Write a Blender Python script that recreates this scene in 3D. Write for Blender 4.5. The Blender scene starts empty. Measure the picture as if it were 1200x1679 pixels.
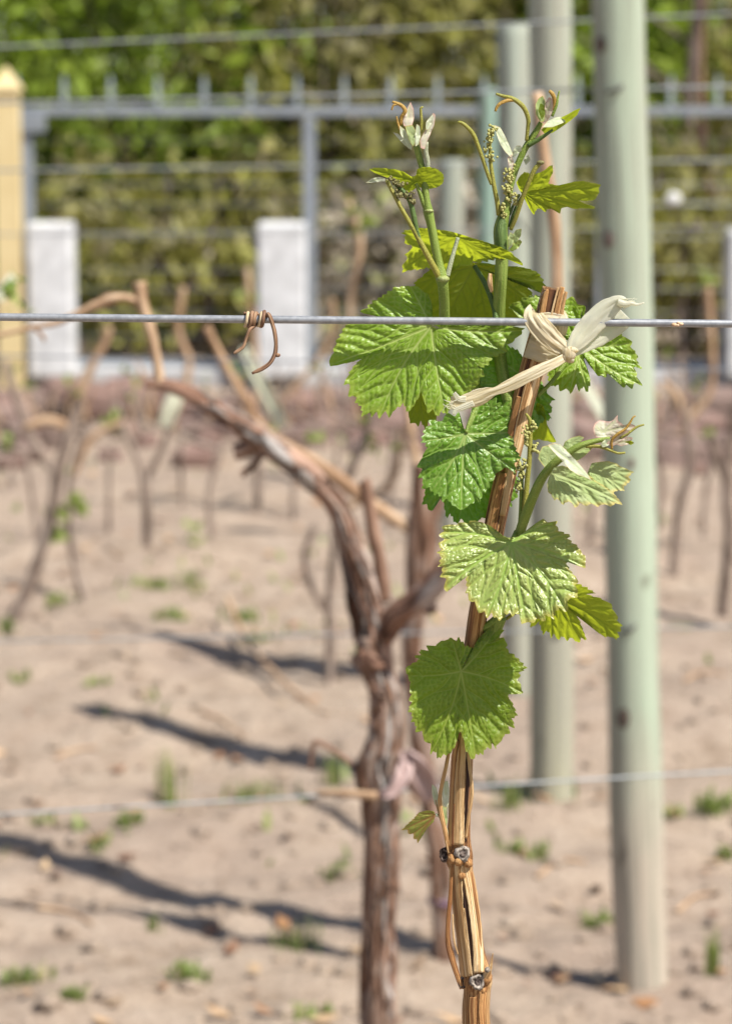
import bpy, math, random
import numpy as np
from mathutils import Vector

random.seed(7)
RNG = np.random.default_rng(7)
SC = bpy.context.scene
COL = SC.collection

# ------------------------------------------------------------------ camera
CAM_H = 1.5
FPX = 4286.0                      # focal length in photo pixels (photo 1200 x 1679)
FD = 1.3                          # distance of the tied cane and the front wire
PITCH = math.atan((839.5 - 172.0) / FPX)
cam_d = bpy.data.cameras.new('camera')
cam = bpy.data.objects.new('camera', cam_d)
COL.objects.link(cam)
cam.location = (0, 0, CAM_H)
cam.rotation_euler = (math.pi / 2 - PITCH, 0, 0)
cam_d.sensor_fit = 'HORIZONTAL'
cam_d.sensor_width = 24.0
cam_d.lens = FPX / 1200.0 * 24.0
cam_d.clip_start = 0.05
cam_d.clip_end = 600
cam_d.dof.use_dof = True
cam_d.dof.focus_distance = FD
cam_d.dof.aperture_fstop = 10.8
SC.camera = cam

# ------------------------------------------------------------------ sky, sun, exposure
SUN_EL, SUN_AZ = math.radians(55), math.atan2(0.805, -0.593)   # azimuth measured from +Y towards +X
world = bpy.data.worlds.new('World')
SC.world = world
world.use_nodes = True
wn = world.node_tree
bg = wn.nodes['Background']
sky = wn.nodes.new('ShaderNodeTexSky')
sky.sky_type = 'NISHITA'
sky.sun_disc = False
sky.sun_elevation = SUN_EL
sky.sun_rotation = SUN_AZ
wn.links.new(sky.outputs[0], bg.inputs[0])
bg.inputs[1].default_value = 0.072
sun_d = bpy.data.lights.new('sun', 'SUN')
sun_d.energy = 5.0
sun_d.angle = math.radians(0.53)
sun_d.color = (1.0, 0.955, 0.88)
sun = bpy.data.objects.new('sun', sun_d)
COL.objects.link(sun)
TOSUN = Vector((math.cos(SUN_EL) * math.sin(SUN_AZ), math.cos(SUN_EL) * math.cos(SUN_AZ), math.sin(SUN_EL)))
sun.rotation_euler = (-TOSUN).to_track_quat('-Z', 'Y').to_euler()
SC.view_settings.view_transform = 'Standard'
SC.view_settings.look = 'None'
SC.view_settings.gamma = 1.0
SC.view_settings.exposure = 0.72
SC.render.engine = 'CYCLES'
SC.cycles.use_denoising = True
SC.cycles.max_bounces = 10
SC.cycles.transparent_max_bounces = 8
SC.cycles.sample_clamp_indirect = 6.0

# ------------------------------------------------------------------ pixel <-> world
CT, ST = math.cos(PITCH), math.sin(PITCH)
U = 1.0 / FPX                      # metres per photo pixel one metre away
UF = FD / FPX                      # metres per photo pixel at the front wire

def P(px, py, Y):
    """the point of the vertical plane y = Y that the photo shows at (px, py)"""
    px = np.asarray(px, float); py = np.asarray(py, float); Y = np.asarray(Y, float)
    u = (px - 600.0) / FPX
    v = (839.5 - py) / FPX
    dx, dy, dz = u, CT + v * ST, -ST + v * CT
    t = Y / dy
    return np.stack(np.broadcast_arrays(dx * t, Y, CAM_H + dz * t), -1)

def G(px, py):
    """the ground point (z = 0) seen at (px, py)"""
    u = (px - 600.0) / FPX
    v = (839.5 - py) / FPX
    t = -CAM_H / (-ST + v * CT)
    return np.array([u * t, (CT + v * ST) * t, 0.0])

def F(pts):
    """photo path (x, y, D) near the focus plane, D = depth behind the wire in photo pixels -> world"""
    a = np.asarray(pts, float)
    return P(a[..., 0], a[..., 1], FD + a[..., 2] * UF)

# ------------------------------------------------------------------ noise
def vnoise(x, y, seed=0):
    x = np.asarray(x, float); y = np.asarray(y, float)
    xi = np.floor(x).astype(np.int64); yi = np.floor(y).astype(np.int64)
    xf = x - xi; yf = y - yi
    def h(a, b):
        n = (a * 374761393 + b * 668265263 + seed * 1442695041) & 0x7fffffff
        n = ((n ^ (n >> 13)) * 1274126177) & 0x7fffffff
        return ((n ^ (n >> 16)) & 0xffff) / 65535.0
    sx = xf * xf * (3 - 2 * xf); sy = yf * yf * (3 - 2 * yf)
    return (h(xi, yi) * (1 - sx) + h(xi + 1, yi) * sx) * (1 - sy) + (h(xi, yi + 1) * (1 - sx) + h(xi + 1, yi + 1) * sx) * sy - 0.5

def gz(x, y):
    """height of the vineyard soil"""
    x = np.asarray(x, float); y = np.asarray(y, float)
    z = 0.05 * vnoise(x * 0.9, y * 1.3, 1) + 0.04 * vnoise(x * 2.7, y * 3.6, 2) + 0.030 * vnoise(x * 8, y * 9, 3) + 0.013 * vnoise(x * 21, y * 21, 4)
    for ry, hh, ww in ((1.3, .05, .3), (7.2, .03, .3), (8.6, .04, .3), (10.2, .04, .3)):
        z = z + hh * np.exp(-((y - ry + 0.12 * vnoise(x * 0.8, 0.3, 9)) / ww) ** 2)
    for fy, hh, ww in ((4.72, .040, .22), (5.95, .038, .24), (7.6, .03, .25), (9.2, .03, .3)):
        z = z - hh * np.exp(-((y - fy + 0.16 * vnoise(x * 0.9, 0.3, 9)) / ww) ** 2)
    return z - 0.005

# ------------------------------------------------------------------ materials
def srgb(r, g, b):
    f = lambda c: (c / 255 / 12.92) if c / 255 <= 0.04045 else ((c / 255 + 0.055) / 1.055) ** 2.4
    return (f(r), f(g), f(b), 1)

class Mat:
    def __init__(s, name, rough=0.7, spec=0.3):
        s.m = bpy.data.materials.new(name); s.m.use_nodes = True
        s.nt = s.m.node_tree; s.b = s.nt.nodes['Principled BSDF']; s.out = s.nt.nodes['Material Output']
        s.b.inputs['Roughness'].default_value = rough
        s.b.inputs['Specular IOR Level'].default_value = spec
    def n(s, t, **kw):
        nd = s.nt.nodes.new(t)
        for k, v in kw.items(): setattr(nd, k, v)
        return nd
    def l(s, a, b): s.nt.links.new(a, b)
    def coord(s, attr=None, scale=(1, 1, 1)):
        if attr: src = s.n('ShaderNodeAttribute', attribute_name=attr).outputs['Vector']
        else: src = s.n('ShaderNodeTexCoord').outputs['Object']
        mp = s.n('ShaderNodeMapping'); mp.inputs['Scale'].default_value = scale
        s.l(src, mp.inputs['Vector']); return mp.outputs[0]
    def fac(s, attr): return s.n('ShaderNodeAttribute', attribute_name=attr).outputs['Fac']
    def noise(s, vec, scale, detail=4, rough=0.55, dist=0):
        nd = s.n('ShaderNodeTexNoise'); s.l(vec, nd.inputs['Vector'])
        nd.inputs['Scale'].default_value = scale; nd.inputs['Detail'].default_value = detail
        nd.inputs['Roughness'].default_value = rough; nd.inputs['Distortion'].default_value = dist
        return nd.outputs['Fac']
    def ramp(s, f, stops, interp='LINEAR'):
        nd = s.n('ShaderNodeValToRGB'); cr = nd.color_ramp; cr.interpolation = interp
        while len(cr.elements) < len(stops): cr.elements.new(0.5)
        for e, (p, c) in zip(cr.elements, stops):
            e.position = p; e.color = c if len(c) == 4 else (*c, 1)
        s.l(f, nd.inputs[0]); return nd.outputs[0]
    def mix(s, f, a, b, mode='MIX'):
        nd = s.n('ShaderNodeMix', data_type='RGBA', blend_type=mode)
        for i, v in ((0, f), (6, a), (7, b)):
            if hasattr(v, 'links'): s.l(v, nd.inputs[i])
            else: nd.inputs[i].default_value = v
        return nd.outputs[2]
    def math(s, op, a, b=0.0):
        nd = s.n('ShaderNodeMath', operation=op)
        for i, v in ((0, a), (1, b)):
            if hasattr(v, 'links'): s.l(v, nd.inputs[i])
            else: nd.inputs[i].default_value = v
        return nd.outputs[0]
    def color(s, c):
        if hasattr(c, 'links'): s.l(c, s.b.inputs['Base Color'])
        else: s.b.inputs['Base Color'].default_value = c
    def bump(s, h, strength=0.4, dist=0.01):
        nd = s.n('ShaderNodeBump'); nd.inputs['Strength'].default_value = strength; nd.inputs['Distance'].default_value = dist
        s.l(h, nd.inputs['Height']); s.l(nd.outputs[0], s.b.inputs['Normal']); return nd.outputs[0]
    def translucent(s, c, w, normal=None):
        t = s.n('ShaderNodeBsdfTranslucent'); mx = s.n('ShaderNodeMixShader')
        if hasattr(c, 'links'): s.l(c, t.inputs[0])
        else: t.inputs[0].default_value = c
        if normal: s.l(normal, t.inputs['Normal'])
        if hasattr(w, 'links'): s.l(w, mx.inputs[0])
        else: mx.inputs[0].default_value = w
        s.l(s.b.outputs[0], mx.inputs[1]); s.l(t.outputs[0], mx.inputs[2]); s.l(mx.outputs[0], s.out.inputs[0])

MATS = {}
def c3(*a): return (*a, 1)

def leaf_mat(name, base, dark, vein, edge, rough, spec, tcol, tw, edge_from=0.86, bump=0.25):
    m = Mat(name, rough, spec)
    v = m.coord()
    n1 = m.noise(v, 70, 4)
    col = m.mix(m.ramp(n1, [(0.35, (0, 0, 0)), (0.65, (1, 1, 1))]), dark, base)
    cell = m.fac('cell')
    col = m.mix(m.math('MULTIPLY', cell, 0.45), col, vein)
    col = m.mix(m.math('MULTIPLY', m.fac('vein'), 0.95), col, vein)
    n2 = m.noise(v, 220, 3)
    ed = m.ramp(m.math('ADD', m.fac('edge'), m.math('MULTIPLY', m.math('SUBTRACT', n2, 0.5), 0.12)), [(edge_from, (0, 0, 0)), (1.0, (1, 1, 1))])
    col = m.mix(m.math('MULTIPLY', ed, 0.75), col, edge)
    m.color(col)
    nb = m.bump(m.noise(v, 900, 3), bump, 0.0006)
    tc = m.mix(m.math('MULTIPLY', m.fac('vein'), 0.6), tcol, tuple(x * 0.55 for x in tcol[:3]) + (1,))
    m.translucent(tc, tw)
    MATS[name] = m.m

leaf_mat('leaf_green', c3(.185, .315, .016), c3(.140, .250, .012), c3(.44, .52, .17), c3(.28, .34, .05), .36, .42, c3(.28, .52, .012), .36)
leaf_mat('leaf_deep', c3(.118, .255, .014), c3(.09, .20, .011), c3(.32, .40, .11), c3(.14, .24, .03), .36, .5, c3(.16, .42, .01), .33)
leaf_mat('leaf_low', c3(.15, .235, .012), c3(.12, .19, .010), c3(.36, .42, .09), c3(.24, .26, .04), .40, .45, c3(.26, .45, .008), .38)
leaf_mat('leaf_pale', c3(.36, .41, .13), c3(.28, .35, .09), c3(.27, .42, .07), c3(.42, .34, .07), .33, .6, c3(.32, .42, .03), .30, .90)
leaf_mat('leaf_downy', c3(.40, .47, .24), c3(.26, .36, .12), c3(.35, .42, .17), c3(.50, .36, .10), .62, .25, c3(.5, .55, .18), .30, .88)
leaf_mat('leaf_white', c3(.62, .66, .52), c3(.48, .54, .36), c3(.46, .52, .30), c3(.50, .34, .16), .7, .2, c3(.6, .62, .40), .28, .90)
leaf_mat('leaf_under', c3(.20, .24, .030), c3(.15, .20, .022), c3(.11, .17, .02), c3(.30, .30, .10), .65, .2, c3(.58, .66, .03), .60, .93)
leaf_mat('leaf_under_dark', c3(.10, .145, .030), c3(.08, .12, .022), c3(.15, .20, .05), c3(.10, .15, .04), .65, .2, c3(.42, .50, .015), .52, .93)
leaf_mat('leaf_striped', c3(.24, .27, .06), c3(.19, .22, .045), c3(.28, .10, .05), c3(.36, .16, .08), .5, .3, c3(.45, .45, .06), .35, .90)
leaf_mat('leaf_pink', c3(.60, .60, .48), c3(.56, .46, .38), c3(.46, .50, .28), c3(.62, .30, .27), .6, .25, c3(.6, .4, .25), .3, .80)

def stem_mat(name, a, b, tw=0.18, rough=0.52):
    m = Mat(name, rough, 0.45)
    v = m.coord('tc', (1, 1, 0.08))
    n = m.noise(v, 700, 3)
    n2 = m.noise(m.coord(), 60, 2)
    col = m.mix(m.ramp(n, [(0.35, (0, 0, 0)), (0.65, (1, 1, 1))]), a, b)
    col = m.mix(m.math('MULTIPLY', n2, 0.5), col, tuple(x * .6 for x in b[:3]) + (1,))
    sp = m.noise(m.coord(), 1500, 2)
    col = m.mix(m.ramp(sp, [(.58, (0, 0, 0)), (.70, (.5, .5, .5))]), col, tuple(min(1, x * 1.6 + .04) for x in b[:3]) + (1,))
    m.color(col); m.bump(m.math('ADD', n, sp), 0.6, 0.0008)
    m.translucent(b, tw)
    MATS[name] = m.m
stem_mat('stem_green', c3(.17, .27, .03), c3(.28, .36, .07))
stem_mat('stem_dark', c3(.07, .13, .025), c3(.14, .22, .05))
stem_mat('stem_olive', c3(.26, .27, .035), c3(.36, .33, .06))
stem_mat('stem_node', c3(.26, .33, .07), c3(.38, .42, .16))
stem_mat('stem_pale', c3(.36, .42, .24), c3(.50, .52, .36))
stem_mat('tendril_orange', c3(.42, .24, .05), c3(.50, .32, .06))
stem_mat('bud_yellow', c3(.34, .34, .09), c3(.46, .44, .15), .1, .6)
stem_mat('bud_dark', c3(.13, .12, .035), c3(.22, .20, .07), .1, .6)

def wood_mat(name, cols, scale=420, stretch=.05, rough=.7, spec=.25, bump=.6, bd=.001, attr='tc', fine=3.0):
    m = Mat(name, rough, spec)
    v = m.coord(attr, (1, 1, stretch))
    n = m.noise(v, scale, 6, .65)
    n2 = m.noise(m.coord(attr, (1, 1, stretch * 3)), scale * .18, 3)
    f = m.math('ADD', m.math('MULTIPLY', n, .65), m.math('MULTIPLY', n2, .35))
    k = len(cols)
    m.color(m.ramp(f, [(.41 + .18 * i / (k - 1), c) for i, c in enumerate(cols)]))
    m.bump(n, bump, bd)
    MATS[name] = m.m
wood_mat('cane_wood', [c3(.07, .025, .010), c3(.27, .12, .04), c3(.44, .23, .085), c3(.62, .42, .21)], 900, .02, .65, .3, 1.0, .002)
wood_mat('cane_core', [c3(.05, .02, .01), c3(.16, .07, .03), c3(.30, .15, .06)], 520, .035)
wood_mat('gap_shade', [c3(.02, .010, .008), c3(.05, .024, .016), c3(.11, .055, .03)], 700, .03)  # dark tone painted in for the shade inside bark gaps
wood_mat('bark_strip', [c3(.22, .085, .03), c3(.43, .21, .075), c3(.58, .34, .14)], 1000, .02, .65, .3, 1.0, .002)
wood_mat('bark_pale', [c3(.28, .14, .05), c3(.50, .30, .13), c3(.62, .42, .21), c3(.70, .54, .33)], 1000, .02, .65, .3, 1.0, .002)
wood_mat('node_grey', [c3(.018, .013, .012), c3(.075, .055, .047), c3(.26, .21, .18)], 900, .6, .9, .1)
wood_mat('node_pale', [c3(.07, .06, .055), c3(.25, .21, .17), c3(.48, .42, .36)], 900, .6, .9, .1)
wood_mat('dry_tendril', [c3(.09, .045, .025), c3(.22, .12, .07), c3(.38, .25, .15)], 900, .05, .6)
wood_mat('dry_tendril_pale', [c3(.34, .24, .12), c3(.52, .40, .24), c3(.62, .52, .36)], 900, .05, .6)
def bark_mat(name, cols, flake, scale=75, amount=.5):
    m = Mat(name, .88, .15)
    n = m.noise(m.coord('tc', (1, 1, .07)), scale, 6, .65)
    n2 = m.noise(m.coord('tc', (1, 1, .35)), scale * .45, 4, .6, .6)
    k = len(cols)
    col = m.ramp(n, [(.36 + .28 * i / (k - 1), c) for i, c in enumerate(cols)])
    col = m.mix(m.math('MULTIPLY', m.ramp(n2, [(.54, (0, 0, 0)), (.64, (1, 1, 1))]), amount), col, flake)
    col = m.mix(m.ramp(n2, [(.33, (.85, .85, .85)), (.42, (0, 0, 0))]), col, cols[0])
    m.color(col); m.bump(m.math('ADD', n, n2), 1.0, .010)
    MATS[name] = m.m
bark_mat('vine_bark', [c3(.03, .016, .011), c3(.15, .078, .048), c3(.27, .165, .115), c3(.36, .27, .215)], c3(.40, .34, .30), 70, .5)
bark_mat('vine_arm', [c3(.06, .03, .02), c3(.25, .14, .095), c3(.38, .24, .175), c3(.46, .34, .27)], c3(.50, .45, .41), 60, .6)
bark_mat('far_bark', [c3(.08, .058, .045), c3(.19, .14, .11), c3(.30, .23, .185), c3(.38, .31, .26)], c3(.42, .36, .31), 60, .4)
bark_mat('vine_flake', [c3(.12, .09, .07), c3(.34, .30, .27), c3(.50, .47, .44)], c3(.55, .52, .50), 90, .5)
wood_mat('vine_cane', [c3(.22, .125, .07), c3(.40, .26, .155), c3(.54, .40, .27)], 200, .06, .75, .2, .6, .002)
wood_mat('vine_cane_dark', [c3(.10, .055, .035), c3(.21, .12, .08), c3(.32, .2, .14)], 160, .06, .8, .2, .6, .003)
wood_mat('post_wood', [c3(.24, .27, .20), c3(.36, .44, .32), c3(.43, .51, .37), c3(.48, .54, .40)], 45, .03, .8, .25, .5, .003)

def post_material(name, top, low, zmid, zw):
    m = Mat(name, .8, .25)
    v = m.coord('tc', (1, 1, .03))
    n = m.noise(v, 60, 6, .65)
    z = m.n('ShaderNodeSeparateXYZ'); m.l(m.n('ShaderNodeNewGeometry').outputs['Position'], z.inputs[0])
    ck = m.noise(m.coord('tc', (1, 1, .012)), 120, 3, .5)
    zz = m.math('ADD', z.outputs[2], m.math('MULTIPLY', m.math('SUBTRACT', m.noise(m.coord('tc', (1, 1, .25)), 18, 3), .5), zw))
    f = m.math('ADD', m.math('MULTIPLY', m.math('SUBTRACT', zz, zmid), 1.0 / zw), .5)
    col = m.mix(m.ramp(f, [(0, (0, 0, 0)), (1, (1, 1, 1))]), low, top)
    col = m.mix(m.ramp(n, [(.3, (1, 1, 1)), (.5, (0, 0, 0))]), col, c3(.22, .22, .17))
    col = m.mix(m.ramp(ck, [(.60, (0, 0, 0)), (.68, (.75, .75, .75))]), col, c3(.17, .165, .13))
    st = m.noise(m.coord('tc', (1, 1, .12)), 9, 4, .6)
    col = m.mix(m.ramp(st, [(.42, (0, 0, 0)), (.64, (.8, .8, .8))]), col, c3(.30, .29, .235))
    spots = m.noise(m.coord('tc', (1, 1, .5)), 22, 2)
    col = m.mix(m.ramp(spots, [(.70, (0, 0, 0)), (.76, (.6, .6, .6))]), col, c3(.10, .085, .06))
    m.color(col); m.bump(n, .5, .003)
    MATS[name] = m.m
post_material('post_green', c3(.365, .425, .32), c3(.44, .375, .30), .36, .25)
post_material('post_sage', c3(.37, .405, .32), c3(.38, .365, .26), .55, .5)
post_material('post_teal', c3(.22, .34, .28), c3(.25, .33, .26), .4, .3)
post_material('post_grey', c3(.34, .385, .32), c3(.36, .36, .29), .5, .3)

def plain(name, a, b, scale=30, rough=.6, spec=.3, metal=0, bump=.2, bd=.002, detail=5):
    m = Mat(name, rough, spec); m.b.inputs['Metallic'].default_value = metal
    n = m.noise(m.coord(), scale, detail)
    m.color(m.mix(m.ramp(n, [(.32, (0, 0, 0)), (.68, (1, 1, 1))]), a, b)); m.bump(n, bump, bd)
    MATS[name] = m.m
plain('wire_near', c3(.22, .23, .245), c3(.34, .35, .365), 300, .42, .5, .35, .25, .0003)
plain('wire_far', c3(.20, .22, .23), c3(.32, .34, .35), 120, .45, .5, .3, .1, .0003)
plain('wire_dark', c3(.14, .15, .17), c3(.25, .26, .28), 120, .5, .5, .3, .1, .0003)
plain('fence_metal', c3(.20, .225, .255), c3(.28, .305, .335), 14, .5, .5, .1)
plain('spike_metal', c3(.26, .31, .33), c3(.36, .41, .43), 14, .5, .5, .1)
plain('cream_paint', c3(.60, .47, .24), c3(.68, .55, .30), 6, .6, .35)
plain('white_paint', c3(.46, .46, .46), c3(.70, .705, .71), 9, .7, .3)
plain('concrete', c3(.30, .30, .31), c3(.46, .46, .46), 9, .85, .2, 0, .4, .006)
plain('staple', c3(.05, .05, .05), c3(.12, .11, .10), 90, .6, .4, .4)
plain('pink_tie', c3(.38, .27, .25), c3(.47, .35, .325), 30, .5, .3)
plain('purple_band', c3(.14, .085, .13), c3(.20, .12, .18), 30, .5, .3)
plain('pale_tie', c3(.58, .60, .44), c3(.70, .70, .56), 20, .5, .3)
plain('brace_wood', c3(.50, .52, .38), c3(.58, .58, .44), 20, .7, .3)
plain('seed_fleck', c3(.45, .28, .15), c3(.62, .45, .30), 400, .7, .2)
plain('plastic_lid', c3(.62, .62, .60), c3(.7, .7, .68), 30, .4, .5)

m = Mat('stone', .9, .2)
oi = m.n('ShaderNodeObjectInfo').outputs['Random']
n = m.noise(m.coord(), 14, 6, .65)
cst = m.ramp(oi, [(0, c3(.11, .075, .06)), (.3, c3(.22, .14, .115)), (.6, c3(.18, .135, .115)), (.85, c3(.27, .195, .165)), (1, c3(.20, .115, .095))])
m.color(m.mix(m.ramp(n, [(.35, (0, 0, 0)), (.7, (.6, .6, .6))]), cst, c3(.20, .13, .11))); m.bump(n, .7, .02)
MATS['stone'] = m.m

m = Mat('soil', .95, .12)
v = m.coord()
n1 = m.noise(v, 1.3, 5, .6); n2 = m.noise(v, 9, 6, .65); n3 = m.noise(v, 70, 5, .7)
col = m.ramp(n2, [(.30, c3(.25, .183, .128)), (.45, c3(.385, .30, .228)), (.6, c3(.435, .345, .266)), (.74, c3(.51, .42, .335))])
col = m.mix(m.math('MULTIPLY', m.ramp(n1, [(.42, (0, 0, 0)), (.62, (1, 1, 1))]), .6), col, c3(.32, .245, .195))
col = m.mix(m.ramp(n3, [(.32, (.7, .7, .7)), (.48, (0, 0, 0))]), col, c3(.19, .135, .10))
col = m.mix(m.ramp(m.noise(v, 160, 2), [(.66, (0, 0, 0)), (.74, (.7, .7, .7))]), col, c3(.52, .45, .38))
m.color(col)
m.bump(m.math('ADD', n2, m.math('MULTIPLY', n3, .5)), .9, .03)
MATS['soil'] = m.m
plain('bank_soil', c3(.20, .165, .13), c3(.33, .27, .215), 3, .95, .1, 0, .8, .08)

m = Mat('ribbon', .36, .45)
v = m.coord('tc', (1, 1, .06))
n = m.noise(v, 520, 5)
col = m.mix(m.ramp(n, [(.3, (0, 0, 0)), (.7, (1, 1, 1))]), c3(.60, .50, .29), c3(.85, .81, .66))
m.color(col); m.bump(n, .8, .002)
m.translucent(c3(.85, .74, .45), .5)
MATS['ribbon'] = m.m
m = Mat('ribbon_white', .4, .4)
n = m.noise(m.coord('tc', (1, 1, .1)), 420, 5)
m.color(m.mix(n, c3(.70, .68, .56), c3(.84, .83, .76))); m.bump(n, .4, .001)
m.b.inputs['Alpha'].default_value = .82
m.translucent(c3(.85, .84, .66), .55)
MATS['ribbon_white'] = m.m

def foliage_mat(name, stops, tcol, tw=.42):
    m = Mat(name, .5, .35)
    c = m.ramp(m.fac('rnd'), stops)
    m.color(c); m.translucent(m.mix(.5, c, tcol), tw)
    MATS[name] = m.m
foliage_mat('foliage', [(0, c3(.13, .11, .06)), (.25, c3(.15, .18, .035)), (.6, c3(.22, .31, .03)), (.85, c3(.28, .35, .04)), (1, c3(.36, .37, .10))], c3(.25, .38, .02))
foliage_mat('foliage_olive', [(0, c3(.16, .13, .10)), (.4, c3(.25, .23, .08)), (.8, c3(.33, .33, .08)), (1, c3(.42, .34, .20))], c3(.32, .32, .04))
foliage_mat('foliage_brown', [(0, c3(.17, .14, .11)), (.35, c3(.27, .23, .17)), (.65, c3(.34, .29, .20)), (.8, c3(.25, .29, .08)), (1, c3(.30, .33, .09))], c3(.15, .12, .05), .15)
foliage_mat('weed', [(0, c3(.14, .17, .06)), (.45, c3(.21, .27, .075)), (.75, c3(.31, .34, .12)), (1, c3(.46, .38, .22))], c3(.28, .42, .04))
foliage_mat('litter', [(0, c3(.16, .08, .05)), (.5, c3(.36, .19, .09)), (1, c3(.50, .36, .22))], c3(.3, .2, .1), .1)
foliage_mat('vine_leaf', [(0, c3(.13, .20, .03)), (1, c3(.30, .36, .10))], c3(.35, .45, .04))
wood_mat('trunk_dark', [c3(.05, .038, .03), c3(.13, .10, .08), c3(.24, .19, .16)], 30, .08, .9, .15, .8, .01)

# ------------------------------------------------------------------ object helpers
def thing(name, label, cat, loc, group=None):
    o = bpy.data.objects.new(name, None); COL.objects.link(o)
    o.location = tuple(float(v) for v in loc); o['label'] = label; o['category'] = cat
    o.empty_display_size = .05
    if group: o['group'] = group
    return o

def root_loc(o):
    l = np.zeros(3)
    while o is not None:
        l = l + np.array(o.location); o = o.parent
    return l

def mesh_obj(name, V, Fc, mat, parent=None, smooth=True, attrs=None, base=None, label=None, cat=None, group=None, kind=None):
    V = np.asarray(V, float)
    me = bpy.data.meshes.new(name)
    off = root_loc(parent) if parent is not None else (np.asarray(base, float) if base is not None else np.zeros(3))
    me.from_pydata((V - off).tolist(), [], Fc if isinstance(Fc, list) else Fc.tolist())
    if smooth: me.polygons.foreach_set('use_smooth', [True] * len(me.polygons))
    for k, a in (attrs or {}).items():
        a = np.asarray(a, np.float32)
        if a.ndim == 2:
            at = me.attributes.new(k, 'FLOAT_VECTOR', 'POINT'); at.data.foreach_set('vector', a.ravel())
        else:
            at = me.attributes.new(k, 'FLOAT', 'POINT'); at.data.foreach_set('value', a)
    me.materials.append(MATS[mat])
    me.update()
    o = bpy.data.objects.new(name, me); COL.objects.link(o)
    if parent is not None: o.parent = parent
    elif base is not None: o.location = tuple(float(v) for v in base)
    if label: o['label'] = label
    if cat: o['category'] = cat
    if group: o['group'] = group
    if kind: o['kind'] = kind
    return o

class Geo:
    """collects pieces of ONE part"""
    def __init__(s): s.V = []; s.F = []; s.A = {}; s.n = 0
    def add(s, V, Fc, **attrs):
        V = np.asarray(V, float); s.V.append(V)
        for f in Fc: s.F.append([int(i) + s.n for i in f])
        for k, a in attrs.items(): s.A.setdefault(k, []).append(np.asarray(a, float))
        s.n += len(V)
    def obj(s, name, mat, parent=None, **kw):
        return mesh_obj(name, np.concatenate(s.V), s.F, mat, parent, attrs={k: np.concatenate(a) for k, a in s.A.items()}, **kw)

def spline(pts, n):
    """Catmull-Rom through rows of pts (any number of columns)"""
    p = np.asarray(pts, float)
    if len(p) == 2:
        t = np.linspace(0, 1, n)[:, None]; return p[0] * (1 - t) + p[1] * t
    q = np.vstack([2 * p[0] - p[1], p, 2 * p[-1] - p[-2]])
    d = np.concatenate([[0], np.cumsum(np.linalg.norm(np.diff(p[:, :3], axis=0), axis=1) + 1e-9)])
    T = np.linspace(0, d[-1], n); out = []
    for t in T:
        i = min(max(np.searchsorted(d, t, 'right') - 1, 0), len(p) - 2)
        u = (t - d[i]) / (d[i + 1] - d[i])
        a, b, c, e = q[i], q[i + 1], q[i + 2], q[i + 3]
        out.append(.5 * (2 * b + (c - a) * u + (2 * a - 5 * b + 4 * c - e) * u * u + (3 * b - a - 3 * c + e) * u ** 3))
    return np.array(out)

def tube_geo(C, R, seg=12, rough=0.0, ridges=0.0, seed=0, caps=True, rf=6.0):
    """swept tube; C (n,3) world centres, R (n,) radii"""
    C = np.asarray(C, float); R = np.asarray(R, float); n = len(C)
    T = np.gradient(C, axis=0); T /= np.linalg.norm(T, axis=1)[:, None] + 1e-12
    ref = np.array([0, -1.0, 0.12]); N = []
    for t in T:
        v = ref - t * np.dot(ref, t)
        if np.linalg.norm(v) < 1e-3: v = np.array([1.0, 0, 0]) - t * t[0]
        v /= np.linalg.norm(v); ref = v; N.append(v)
    N = np.array(N); B = np.cross(T, N)
    s = np.concatenate([[0], np.cumsum(np.linalg.norm(np.diff(C, axis=0), axis=1))])
    a = np.linspace(0, 2 * np.pi, seg, endpoint=False)
    ca, sa = np.cos(a), np.sin(a)
    rr = R[:, None] * np.ones(seg)
    if rough or ridges:
        rm = R.mean()
        SS, AA = np.meshgrid(s / rm, a, indexing='ij')
        nz = vnoise(SS * .45 + 31, np.cos(AA) * 1.6 + 7 + seed, seed) + vnoise(SS * .45 + 5, np.sin(AA) * 1.6 + 17 + seed, seed + 1)
        rg = vnoise(SS * .10 + 3, AA * rf + 50, seed + 2)
        rg = np.where(np.abs(AA - np.pi) > 0, rg, rg)
        rr = rr * (1 + rough * nz + ridges * rg)
    V = C[:, None, :] + rr[..., None] * (ca[None, :, None] * N[:, None, :] + sa[None, :, None] * B[:, None, :])
    tc = np.stack([rr * ca, rr * sa, np.repeat(s[:, None], seg, 1) + seed * 3.7], -1)
    V = V.reshape(-1, 3); tc = tc.reshape(-1, 3)
    Fc = []
    for i in range(n - 1):
        for j in range(seg):
            k = (j + 1) % seg
            Fc.append([i * seg + j, i * seg + k, (i + 1) * seg + k, (i + 1) * seg + j])
    if caps:
        V = np.vstack([V, C[0], C[-1]]); tc = np.vstack([tc, [0, 0, s[0]], [0, 0, s[-1]]])
        for j in range(seg):
            k = (j + 1) % seg
            Fc.append([n * seg, k, j]); Fc.append([n * seg + 1, (n - 1) * seg + j, (n - 1) * seg + k])
    return V, Fc, tc

def tube(name, C, R, mat, parent=None, seg=12, n=None, **kw):
    okw = {k: kw.pop(k) for k in ('label', 'cat', 'group', 'kind', 'base') if k in kw}
    V, Fc, tc = tube_geo(C, R, seg, **kw)
    return mesh_obj(name, V, Fc, mat, parent, attrs={'tc': tc}, **okw)

def ftube(name, path, mat, parent, n=40, seg=10, **kw):
    """path rows: (photo x, photo y, D, width px) near the focus plane"""
    s = spline(path, n)
    Y = FD + s[:, 2] * UF
    return tube(name, P(s[:, 0], s[:, 1], Y), s[:, 3] / 2 * U * Y, mat, parent, seg, **kw)

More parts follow.
